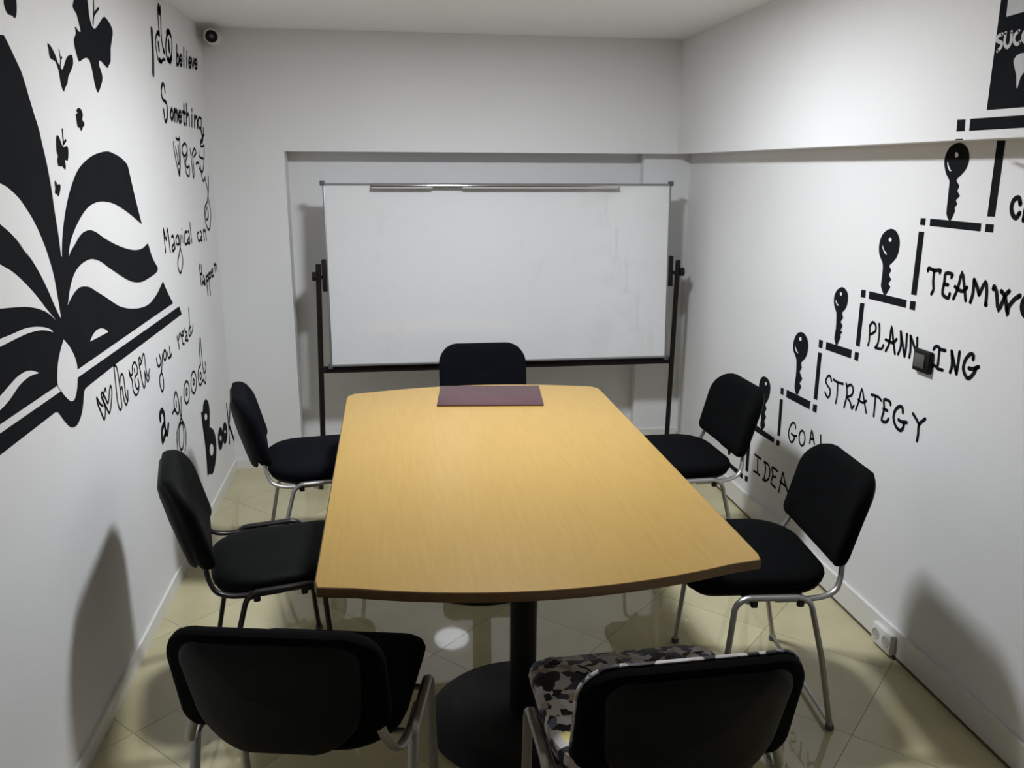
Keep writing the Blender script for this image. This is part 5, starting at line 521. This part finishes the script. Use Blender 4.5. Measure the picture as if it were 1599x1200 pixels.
('wall_lettering','black painted word TEAMWORK running out of the right edge of the photo','lettering','words painted on the right wall','R',[('letter','ink',[('s',.0125,[(2.5454,1.3626),(2.5449,1.366),(2.5443,1.3695),(2.5411,1.3714),(2.5336,1.3707),(2.5236,1.3686),(2.5134,1.3674),(2.5026,1.3686),(2.4917,1.3706),(2.4839,1.3714),(2.4815,1.3696),(2.4822,1.3665),(2.4829,1.3633)]),('s',.0125,[(2.5132,1.3663),(2.5126,1.3543),(2.512,1.3423),(2.511,1.3314),(2.5088,1.3222),(2.5062,1.3143),(2.5051,1.3072),(2.5066,1.3013),(2.5097,1.2962),(2.5128,1.2911)])]),('letter','ink',[('s',.0125,[(2.4239,1.3557),(2.4224,1.3595),(2.4208,1.3633),(2.4229,1.3658),(2.4319,1.367),(2.4446,1.3669),(2.4541,1.3641),(2.4567,1.3579),(2.4559,1.349),(2.4552,1.3386),(2.4568,1.3255),(2.4586,1.3109),(2.4568,1.2996),(2.4485,1.2935),(2.4368,1.2907),(2.4277,1.2905),(2.4241,1.2935),(2.4231,1.299),(2.4221,1.3045)]),('s',.0125,[(2.4551,1.3305),(2.4361,1.3309)])]),('letter','ink',[('s',.0125,[(2.4014,1.2924),(2.3965,1.3037),(2.3915,1.3149),(2.3871,1.3275),(2.3838,1.3458),(2.3811,1.3654),(2.3773,1.3752),(2.3715,1.3684),(2.3648,1.3519),(2.3585,1.3353),(2.3534,1.3219),(2.3487,1.3085),(2.3441,1.295)]),('s',.0125,[(2.4014,1.3296),(2.3916,1.326),(2.382,1.3225),(2.3735,1.3204),(2.3666,1.3204),(2.361,1.3217),(2.3561,1.3239),(2.3522,1.327),(2.349,1.3311),(2.3459,1.3351)])]),('letter','ink',[('s',.0133,[(2.3216,1.2935),(2.3194,1.3025),(2.3171,1.3114),(2.3158,1.3217),(2.3161,1.3342),(2.3173,1.3481),(2.3185,1.362)]),('s',.0133,[(2.3185,1.362),(2.3127,1.3558),(2.3069,1.3496),(2.3016,1.343),(2.2969,1.3359),(2.2926,1.3283),(2.2883,1.3208)]),('s',.0133,[(2.2883,1.3208),(2.2814,1.3367),(2.2745,1.3525),(2.2686,1.3608),(2.2639,1.357),(2.2602,1.3459),(2.2574,1.3338),(2.2557,1.3226),(2.2549,1.3104),(2.254,1.2982)]),('s',.0156,[(2.2537,1.2967),(2.2527,1.2969)])]),('letter','ink',[('s',.014,[(2.2311,1.346),(2.2306,1.3492),(2.2302,1.3523),(2.2285,1.3529),(2.2251,1.3501),(2.2206,1.3446),(2.2155,1.336),(2.21,1.3195),(2.204,1.2998),(2.1978,1.2901),(2.1915,1.2992),(2.1851,1.3182),(2.1794,1.3338),(2.1748,1.3408),(2.1708,1.3446),(2.1669,1.3484)]),('s',.014,[(2.1973,1.3441),(2.1909,1.34),(2.1844,1.3358),(2.1782,1.3284),(2.1718,1.3134),(2.1655,1.2952),(2.161,1.284),(2.1601,1.2856),(2.161,1.2943),(2.16,1.3036),(2.1554,1.3119),(2.1489,1.3207),(2.1422,1.3283),(2.1358,1.3337),(2.1291,1.3379),(2.1225,1.3421)])]),('letter','ink',[('s',.0156,[(2.0686,1.3181),(2.0683,1.3142),(2.068,1.3104),(2.0682,1.3067),(2.069,1.3031),(2.0702,1.2998),(2.0718,1.2968),(2.0737,1.2942),(2.0761,1.2921),(2.0786,1.2905),(2.0814,1.2894),(2.0845,1.2889),(2.0875,1.2889),(2.0906,1.2896),(2.0937,1.2909),(2.0967,1.2926),(2.0994,1.2949),(2.102,1.2977),(2.1042,1.3008),(2.1061,1.3042),(2.1076,1.3079),(2.1086,1.3118),(2.1092,1.3157),(2.1093,1.3196),(2.109,1.3234),(2.1082,1.327),(2.107,1.3304),(2.1053,1.3333),(2.1033,1.3359),(2.1009,1.338),(2.0983,1.3396),(2.0955,1.3405),(2.0924,1.341),(2.0894,1.3409),(2.0863,1.3402),(2.0832,1.3389),(2.0803,1.3371),(2.0776,1.3348),(2.0751,1.332),(2.073,1.329),(2.0713,1.3256),(2.07,1.3218),(2.0686,1.3181)])]),('letter','ink',[('s',.014,[(2.0409,1.2662),(2.045,1.2868),(2.0491,1.3073),(2.0491,1.3212),(2.0415,1.3246),(2.03,1.3215),(2.0215,1.317),(2.0182,1.3116),(2.0177,1.3049),(2.0201,1.2998),(2.0284,1.2991),(2.0396,1.3),(2.044,1.2975),(2.0363,1.2884),(2.022,1.2759),(2.0077,1.2636)])]),('letter','ink',[('s',.014,[(2.0013,1.3185),(1.9928,1.2629)]),('s',.014,[(1.9687,1.312),(1.9804,1.3058),(1.9923,1.2995),(1.9967,1.2917),(1.9884,1.2813),(1.9726,1.2694),(1.957,1.2577)])])]),
('wall_lettering','bold black painted letters CA cut by the right edge of the photo','lettering','words painted on the right wall','R',[('letter','ink',[('s',.0148,[(2.174,1.5908),(2.1759,1.5955),(2.1778,1.6003),(2.18,1.604),(2.1824,1.6063),(2.1852,1.6075),(2.1885,1.6075),(2.1929,1.6063),(2.198,1.6038),(2.2021,1.6),(2.2048,1.5943),(2.2065,1.5873),(2.2068,1.5804),(2.2052,1.5736),(2.2023,1.5669),(2.1985,1.5613),(2.1936,1.5567),(2.1879,1.5533),(2.1827,1.5524),(2.1788,1.5553),(2.1753,1.5606),(2.1719,1.5659)])]),('letter','ink',[('s',.014,[(2.1531,1.5477),(2.1524,1.5599),(2.1518,1.5721),(2.1507,1.5828),(2.1494,1.5932),(2.1476,1.6022),(2.1444,1.6052),(2.1385,1.5989),(2.1312,1.5867),(2.1247,1.5745),(2.1198,1.5643),(2.1157,1.554),(2.1116,1.5438)]),('s',.014,[(2.1489,1.5702),(2.1255,1.5682)])])]),
('wall_lettering','black painted word PLANNING with a black switch box over it','lettering','words painted on the right wall','R',[('letter','ink',[('s',.0109,[(2.8424,1.0531),(2.8407,1.0587),(2.839,1.0643),(2.8383,1.0735),(2.8394,1.0888),(2.8414,1.1076),(2.8434,1.1265)]),('s',.0109,[(2.8458,1.1246),(2.8399,1.1313),(2.834,1.138),(2.8278,1.1418),(2.8202,1.1412),(2.8122,1.1379),(2.8066,1.1332),(2.804,1.127),(2.8036,1.1195),(2.8062,1.1125),(2.8128,1.1068),(2.8224,1.1016),(2.8321,1.0963)])]),('letter','ink',[('s',.0109,[(2.7862,1.1427),(2.7837,1.1349),(2.7813,1.1271),(2.7796,1.1176),(2.7786,1.1043),(2.7783,1.0893),(2.7796,1.0763),(2.7835,1.0675),(2.789,1.0607),(2.7945,1.054)]),('s',.0109,[(2.7945,1.054),(2.7807,1.0547),(2.7669,1.0555),(2.7563,1.0575),(2.7506,1.0618),(2.7478,1.0674),(2.7451,1.073)])]),('letter','ink',[('s',.0117,[(2.728,1.0561),(2.7221,1.0654),(2.7162,1.0747),(2.7117,1.0871),(2.7104,1.1087),(2.7105,1.1334),(2.7089,1.1466),(2.7038,1.1397),(2.6971,1.1214),(2.6903,1.1029),(2.684,1.0881),(2.6778,1.0731),(2.6715,1.0581)]),('s',.0117,[(2.7359,1.0953),(2.7263,1.0947),(2.7167,1.0941),(2.7081,1.0936),(2.7008,1.0928),(2.6944,1.0921),(2.6883,1.0933),(2.6824,1.0975),(2.6768,1.1035),(2.6712,1.1096)])]),('letter','ink',[('s',.0117,[(2.6527,1.0607),(2.6486,1.0708),(2.6444,1.0809),(2.6425,1.0927),(2.6442,1.1073),(2.6481,1.1237),(2.6521,1.1401)]),('s',.0117,[(2.6521,1.1401),(2.6148,1.0605)]),('s',.0117,[(2.6148,1.0605),(2.6137,1.071),(2.6125,1.0815),(2.6121,1.0933),(2.6128,1.1073),(2.6142,1.1226),(2.6155,1.1378)])]),('letter','ink',[('s',.0117,[(2.5876,1.0636),(2.5868,1.0719),(2.5859,1.0801),(2.5862,1.0904),(2.5881,1.1042),(2.5911,1.12),(2.594,1.1359)]),('s',.0117,[(2.594,1.1359),(2.5542,1.0889)]),('s',.0117,[(2.5542,1.0889),(2.5536,1.0962),(2.5529,1.1035),(2.5529,1.1111),(2.5539,1.1192),(2.5555,1.1277),(2.5571,1.1362)])]),('letter','ink',[('s',.0117,[(2.4647,1.1173),(2.4629,1.1206),(2.461,1.1239),(2.4583,1.1266),(2.4542,1.1285),(2.4494,1.1299),(2.4445,1.1302),(2.4404,1.1287),(2.4363,1.1262),(2.431,1.1243),(2.4237,1.1241),(2.4153,1.1245),(2.4069,1.125)]),('s',.0117,[(2.4355,1.1221),(2.4335,1.0723)]),('s',.0117,[(2.4618,1.0618),(2.4573,1.0638),(2.4529,1.0657),(2.448,1.0663),(2.4425,1.0647),(2.4365,1.0618),(2.4301,1.0599),(2.423,1.0597),(2.4154,1.0604),(2.4078,1.0611)])]),('letter','ink',[('s',.0125,[(2.3701,1.063),(2.368,1.0707),(2.3659,1.0784),(2.3655,1.0879),(2.3678,1.1005),(2.3719,1.115),(2.376,1.1295)]),('s',.0125,[(2.376,1.1295),(2.3401,1.065)]),('s',.0125,[(2.3401,1.065),(2.3395,1.0764),(2.339,1.0877),(2.3387,1.0992),(2.3387,1.1109),(2.3389,1.1229),(2.3392,1.1347)])]),('letter','ink',[('s',.0133,[(2.274,1.1263),(2.2741,1.1308),(2.2742,1.1352),(2.2758,1.1383),(2.2796,1.14),(2.2848,1.1403),(2.2904,1.1382),(2.2966,1.1327),(2.3031,1.1249),(2.3081,1.1162),(2.3111,1.1069),(2.3125,1.0969),(2.3115,1.0876),(2.3071,1.0792),(2.3004,1.0716),(2.294,1.0664),(2.2889,1.0641),(2.2842,1.064),(2.2791,1.0663),(2.2729,1.0719),(2.2664,1.0798),(2.2614,1.0869),(2.259,1.0919),(2.258,1.0961),(2.257,1.1004)]),('s',.0133,[(2.287,1.0954),(2.2805,1.0959),(2.274,1.0964),(2.2674,1.0979),(2.2604,1.101),(2.2533,1.1051),(2.2462,1.1091)])])]),
('wall_lettering','black painted word STRATEGY slanting down the right wall','lettering','words painted on the right wall','R',[('letter','ink',[('s',.0109,[(3.072,.8594),(3.0756,.865),(3.0792,.8706),(3.0835,.8744),(3.0888,.8761),(3.0948,.8759),(3.1006,.8733),(3.1071,.8668),(3.1135,.8578),(3.1165,.8498),(3.1144,.8442),(3.1088,.8397),(3.102,.8353),(3.0933,.8313),(3.0834,.8275),(3.0763,.8223),(3.0737,.8142),(3.0739,.8047),(3.076,.7968),(3.0802,.7915),(3.0862,.7878),(3.0927,.7869),(3.0993,.7901),(3.1063,.7961),(3.1133,.8021)])]),('letter','ink',[('s',.0109,[(3.0578,.8688),(3.0484,.8676),(3.039,.8664),(3.028,.8659),(3.0145,.8666),(2.9995,.8681),(2.9846,.8695)]),('s',.0109,[(3.024,.8654),(3.0221,.8468),(3.0201,.8282),(3.0192,.812),(3.0201,.8001),(3.022,.7906),(3.0239,.7811)])]),('letter','ink',[('s',.0109,[(2.9617,.8767),(2.9583,.8701),(2.955,.8635),(2.9523,.856),(2.9504,.8478),(2.9493,.8388),(2.9495,.8278),(2.9518,.8139),(2.9556,.7979),(2.9594,.7819)]),('s',.0109,[(2.9545,.867),(2.9453,.8724),(2.9362,.8777),(2.9279,.8801),(2.92,.8782),(2.9129,.8734),(2.9086,.8674),(2.9082,.8597),(2.9106,.8507),(2.9153,.8427),(2.9248,.8367),(2.9366,.8316),(2.9429,.8267),(2.9386,.8221),(2.9287,.8177),(2.9199,.8127),(2.9148,.8053),(2.9107,.7972),(2.9066,.7928),(2.9019,.7949),(2.8972,.8007),(2.8925,.8065)])]),('letter','ink',[('s',.0101,[(2.8771,.7937),(2.8719,.807),(2.8667,.8202),(2.862,.8343),(2.8586,.8533),(2.8557,.8731),(2.8515,.8836),(2.8452,.8786),(2.8375,.8643),(2.8297,.8488),(2.8219,.8345),(2.8139,.8191),(2.8059,.8037)]),('s',.0101,[(2.8679,.8384),(2.8572,.8364),(2.8465,.8343),(2.8368,.8342),(2.8285,.8374),(2.821,.8425),(2.8136,.8476)])]),('letter','ink',[('s',.0109,[(2.7842,.8791),(2.7756,.8801),(2.7669,.8812),(2.7585,.8818),(2.7502,.8822),(2.7421,.8821),(2.7349,.8814),(2.7292,.8796),(2.7244,.8772),(2.7196,.8747)]),('s',.0109,[(2.758,.8792),(2.7571,.8655),(2.7563,.8518),(2.7557,.8389),(2.7554,.8272),(2.7553,.8163),(2.7552,.8054)])]),('letter','ink',[('s',.0117,[(2.6606,.875),(2.6617,.8789),(2.6628,.8827),(2.6671,.8851),(2.6783,.8862),(2.6928,.8859),(2.7026,.8821),(2.703,.8732),(2.6986,.8608),(2.6958,.8477),(2.6986,.8329),(2.7031,.8173),(2.7036,.8062),(2.6964,.8026),(2.6854,.8036),(2.6761,.8063),(2.6708,.8105),(2.6671,.8163),(2.6634,.8222)]),('s',.0117,[(2.7006,.849),(2.6756,.8494)])]),('letter','ink',[('s',.0133,[(2.5853,.8688),(2.5865,.874),(2.5878,.8792),(2.5902,.8829),(2.5943,.8851),(2.5995,.8857),(2.6055,.8844),(2.613,.8805),(2.6214,.8745),(2.628,.867),(2.6324,.8575),(2.6351,.8465),(2.635,.8359),(2.631,.8261),(2.6243,.8169),(2.6165,.8097),(2.6075,.8051),(2.5975,.8027),(2.589,.8024),(2.5827,.8049),(2.5779,.8096),(2.5743,.8148),(2.5725,.82),(2.5719,.8257),(2.5713,.8314)]),('s',.0133,[(2.6045,.8365),(2.599,.8355),(2.5936,.8346),(2.5869,.8345),(2.5779,.836),(2.5677,.8383),(2.5576,.8407)])]),('letter','ink',[('s',.0125,[(2.5283,.8801),(2.5207,.8755),(2.513,.8709),(2.506,.8664),(2.5001,.8621),(2.4947,.8579),(2.4894,.8537)]),('s',.0125,[(2.4616,.8821),(2.4719,.8728),(2.4822,.8635),(2.4894,.8537),(2.491,.8428),(2.4893,.8316),(2.488,.8212),(2.4884,.8124),(2.4891,.8044),(2.4898,.7964)])])]),
('wall_lettering','black painted word GOAL, its end hidden by the near right chair back','lettering','words painted on the right wall','R',[('letter','ink',[('s',.0109,[(3.3307,.5812),(3.3322,.5865),(3.3337,.5919),(3.3367,.5959),(3.3424,.5989),(3.3497,.6005),(3.3572,.5993),(3.3649,.5941),(3.3729,.586),(3.3796,.5764),(3.3849,.5652),(3.3888,.5526),(3.3899,.5409),(3.3869,.5302),(3.381,.5205),(3.3746,.5133),(3.3678,.5093),(3.3605,.5079),(3.3536,.5088),(3.3471,.5128),(3.3412,.5192),(3.3367,.5256),(3.3346,.5312),(3.334,.537),(3.3333,.5427)]),('s',.0109,[(3.3638,.5459),(3.356,.5448),(3.3481,.5438),(3.3401,.5437),(3.3319,.5452),(3.3234,.5477),(3.3151,.5501)])]),('letter','ink',[('s',.0101,[(3.241,.5644),(3.2407,.5595),(3.2405,.5545),(3.2408,.5498),(3.2419,.5451),(3.2436,.5405),(3.2456,.5364),(3.2482,.5328),(3.2512,.5295),(3.2545,.5269),(3.258,.525),(3.2619,.5238),(3.2657,.5232),(3.2695,.5235),(3.2734,.5244),(3.277,.5261),(3.2804,.5285),(3.2835,.5315),(3.2862,.535),(3.2884,.539),(3.2901,.5435),(3.2913,.5482),(3.2919,.553),(3.292,.5581),(3.2914,.563),(3.2903,.5677),(3.2886,.5723),(3.2865,.5764),(3.2839,.5801),(3.2808,.5833),(3.2775,.5858),(3.2739,.5876),(3.2701,.5888),(3.2663,.5893),(3.2625,.589),(3.2586,.588),(3.2551,.5863),(3.2518,.5839),(3.2487,.5809),(3.2461,.5774),(3.2441,.5734),(3.2425,.5689),(3.241,.5644)])]),('letter','ink',[('s',.0109,[(3.196,.5557),(3.1945,.5796),(3.193,.6033),(3.1889,.6149),(3.1805,.6063),(3.1694,.5856),(3.1583,.565)]),('s',.0109,[(3.1941,.5779),(3.1676,.5819)])]),('letter','ink',[('s',.0109,[(3.1134,.6174),(3.1089,.5943),(3.1043,.5711),(3.0974,.5549),(3.0865,.5505),(3.0733,.553),(3.0601,.5555)])])]),
('wall_lettering','black painted word IDEA, the lowest word on right wall, in chair shadow','lettering','words painted on the right wall','R',[('letter','ink',[('s',.0117,[(3.7127,.3283),(3.7,.3286),(3.6874,.3288),(3.6754,.3291),(3.6643,.3293),(3.6538,.3295),(3.6433,.3297)]),('s',.0117,[(3.678,.3252),(3.6687,.2544)]),('s',.0117,[(3.711,.242),(3.6986,.2443),(3.6862,.2465),(3.6743,.2478),(3.663,.2476),(3.6522,.2465),(3.6414,.2454)])]),('letter','ink',[('s',.0117,[(3.6054,.3281),(3.5974,.3215),(3.5895,.3149),(3.5848,.3044),(3.5855,.2872),(3.5895,.266),(3.5935,.2447)]),('s',.0117,[(3.6054,.3281),(3.5906,.3294),(3.576,.3306),(3.5636,.3297),(3.5538,.3259),(3.5461,.3199),(3.5411,.3114),(3.5387,.2986),(3.5391,.2832),(3.543,.2695),(3.5521,.2589),(3.5648,.25),(3.5769,.2434),(3.5869,.2402),(3.5962,.2394),(3.6056,.2386)])]),('letter','ink',[('s',.0117,[(3.4611,.3332),(3.483,.3337),(3.5051,.3341),(3.5194,.3309),(3.5195,.3214),(3.5117,.3083),(3.5065,.2948),(3.5108,.2807),(3.5178,.2662),(3.5182,.2553),(3.5065,.2507),(3.4882,.2498),(3.4701,.2489)]),('s',.0117,[(3.5119,.2899),(3.4762,.2988)])]),('letter','ink',[('s',.0117,[(3.4349,.2409),(3.4303,.2603),(3.4257,.2796),(3.4213,.2979),(3.4176,.3173),(3.414,.3357),(3.4091,.3451),(3.4026,.3402),(3.3948,.3264),(3.3852,.3115),(3.373,.298),(3.359,.2835),(3.3452,.2691)]),('s',.0117,[(3.4297,.2947),(3.3641,.2927)])])]),
('padlock_mural','black painted padlock with white word SUCCESS at upper right','mural',None,'F',[('lock_body','ink',[('f',0,[(2.2234,2.2382),(2.2191,2.1207),(2.2167,1.8413),(1.9444,1.8383),(1.9439,2.1959)])]),('shackle_gap','white',[('f',0,[(2.1967,2.2017),(2.1903,2.1156),(2.1888,2.0742),(2.0063,2.0787),(2.0023,2.1816)])]),('keyhole','white',[('f',0,[(2.1175,1.9743),(2.1295,1.9706),(2.137,1.9614),(2.1355,1.9525),(2.1275,1.9372),(2.1192,1.9219),(2.1118,1.8894),(2.1079,1.8891),(2.1022,1.9159),(2.0908,1.9276),(2.0782,1.9362),(2.0759,1.9487),(2.08,1.9604),(2.0894,1.9694),(2.105,1.9747)])]),('letter','white',[('s',.0094,[(2.195,2.0327),(2.2004,2.0317),(2.2059,2.0306),(2.21,2.0289),(2.2125,2.026),(2.2136,2.0224),(2.2124,2.019),(2.207,2.0161),(2.1992,2.0134),(2.1935,2.0105),(2.1914,2.0072),(2.1913,2.0036),(2.1926,2.0002),(2.1956,1.9971),(2.1999,1.9943),(2.2043,1.9914)])]),('letter','white',[('s',.0094,[(2.1819,2.0337),(2.182,2.0244),(2.1821,2.0151),(2.1808,2.0074),(2.1771,2.0018),(2.1721,1.9978),(2.1674,1.9963),(2.1634,1.9978),(2.1597,2.0017),(2.1575,2.0072),(2.1574,2.0146),(2.1586,2.0237),(2.1599,2.0328)])]),('letter','white',[('s',.0094,[(2.1327,2.0317),(2.1377,2.029),(2.1427,2.0262),(2.1461,2.0229),(2.1474,2.0183),(2.1472,2.0131),(2.1457,2.0085),(2.1424,2.0044),(2.1378,2.001),(2.1334,1.9991),(2.1297,1.9997),(2.1261,2.0018),(2.1226,2.0039)])]),('letter','white',[('s',.0094,[(2.1009,2.0333),(2.1058,2.0304),(2.1107,2.0274),(2.1142,2.024),(2.1158,2.0195),(2.1159,2.0145),(2.1146,2.0099),(2.1113,2.0059),(2.1067,2.0023),(2.1021,2.0003),(2.0983,2.0009),(2.0945,2.0031),(2.0908,2.0053)])]),('letter','white',[('s',.0094,[(2.0613,2.037),(2.0695,2.0373),(2.0778,2.0376),(2.0829,2.0347),(2.0833,2.0256),(2.0806,2.0133),(2.0756,2.0046),(2.0681,2.0028),(2.0584,2.0046),(2.0488,2.0064)]),('s',.0094,[(2.0787,2.0189),(2.0618,2.0206)])]),('letter','white',[('s',.0094,[(2.0239,2.0353),(2.0295,2.0351),(2.0351,2.0348),(2.039,2.0336),(2.0406,2.0305),(2.0405,2.0263),(2.0386,2.0227),(2.0336,2.0203),(2.0267,2.0184),(2.0217,2.0161),(2.0198,2.0125),(2.0197,2.0084),(2.0213,2.0052),(2.0252,2.0039),(2.0308,2.0036),(2.0364,2.0033)])]),('letter','white',[('s',.0094,[(1.9941,2.0374),(1.9995,2.0371),(2.005,2.0369),(2.0088,2.0357),(2.0104,2.0326),(2.0102,2.0285),(2.0084,2.0249),(2.0034,2.0226),(1.9968,2.0207),(1.9919,2.0184),(1.99,2.0148),(1.9899,2.0108),(1.9915,2.0077),(1.9952,2.0064),(2.0007,2.0061),(2.0061,2.0058)])])])]
OFF = .0008
def place(pl, a, b, lay):
    d = OFF*lay
    if pl == 'L': return (XL+d, a, b)
    if pl == 'R': return (XR-d, a, b)
    if pl == 'F': return (XF-d, a, b)
    return (a, b, ZS-d)
def paint_bm(pl, shapes, lay):
    bm = bmesh.new()
    for kind, wd, P in shapes:
        if kind == 'f':
            vv = [Vector((p[0], p[1], 0)) for p in P]
            tri = tessellate_polygon([vv])
            bv = [bm.verts.new(place(pl, p[0], p[1], lay)) for p in P]
            for t in tri:
                try: bm.faces.new([bv[i] for i in t])
                except ValueError: pass
        else:
            r = wd/2; q = [Vector((p[0], p[1])) for p in P]
            q = [q[0]]+[b for a, b in zip(q, q[1:]) if (b-a).length > 1e-5]
            ring = lambda c: [bm.verts.new(place(pl, c.x+r*math.cos(2*PI*k/10), c.y+r*math.sin(2*PI*k/10), lay)) for k in range(10)]
            if len(q) == 1: bm.faces.new(ring(q[0])); continue
            L_, R_ = [], []
            for i, c in enumerate(q):
                d0 = (q[i]-q[i-1]).normalized() if i else (q[1]-q[0]).normalized()
                d1 = (q[i+1]-q[i]).normalized() if i+1 < len(q) else d0
                t = d0+d1
                t = t.normalized() if t.length > .2 else d0
                nrm = Vector((-t.y, t.x)); k = 1/max(.75, nrm.dot(Vector((-d0.y, d0.x))))
                L_.append(bm.verts.new(place(pl, c.x+nrm.x*r*k, c.y+nrm.y*r*k, lay))); R_.append(bm.verts.new(place(pl, c.x-nrm.x*r*k, c.y-nrm.y*r*k, lay)))
            for i in range(len(q)-1): bm.faces.new((L_[i], R_[i], R_[i+1], L_[i+1]))
            bm.faces.new(ring(q[0])); bm.faces.new(ring(q[-1]))
    return bm
INWARD = {'L': Vector((1, 0, 0)), 'R': Vector((-1, 0, 0)), 'F': Vector((-1, 0, 0)), 'S': Vector((0, 0, -1))}
for name, label, cat, group, pl, parts in MURALS:
    pts = [p for pt in parts for sh in pt[2] for p in sh[2]]
    ca = sum(p[0] for p in pts)/len(pts); cb = sum(p[1] for p in pts)/len(pts)
    root = empty(name, place(pl, ca, cb, 0), 0, label, cat, group)
    for k, (pn, ink, shapes) in enumerate(parts):
        lay = 1 if ink == 'ink' else 2
        if cat == 'lettering' and ink == 'ink': lay = 1+.04*k
        bm = paint_bm(pl, shapes, lay)
        bmesh.ops.translate(bm, verts=bm.verts, vec=-Vector(root.location))
        me = bpy.data.meshes.new(pn)
        for f in bm.faces:
            f.normal_update()
            if f.normal.dot(INWARD[pl]) < 0: f.normal_flip()
        bm.to_mesh(me); bm.free()
        me.materials.append(M['ink'] if ink == 'ink' else M['whiteink'] if name == 'padlock_mural' else M['wall'])
        o = bpy.data.objects.new(pn, me); col.objects.link(o); o.parent = root
        if ink == 'white' and name in ('open_book_mural', 'key_mural'): o['label'] = 'white gap in the black paint'
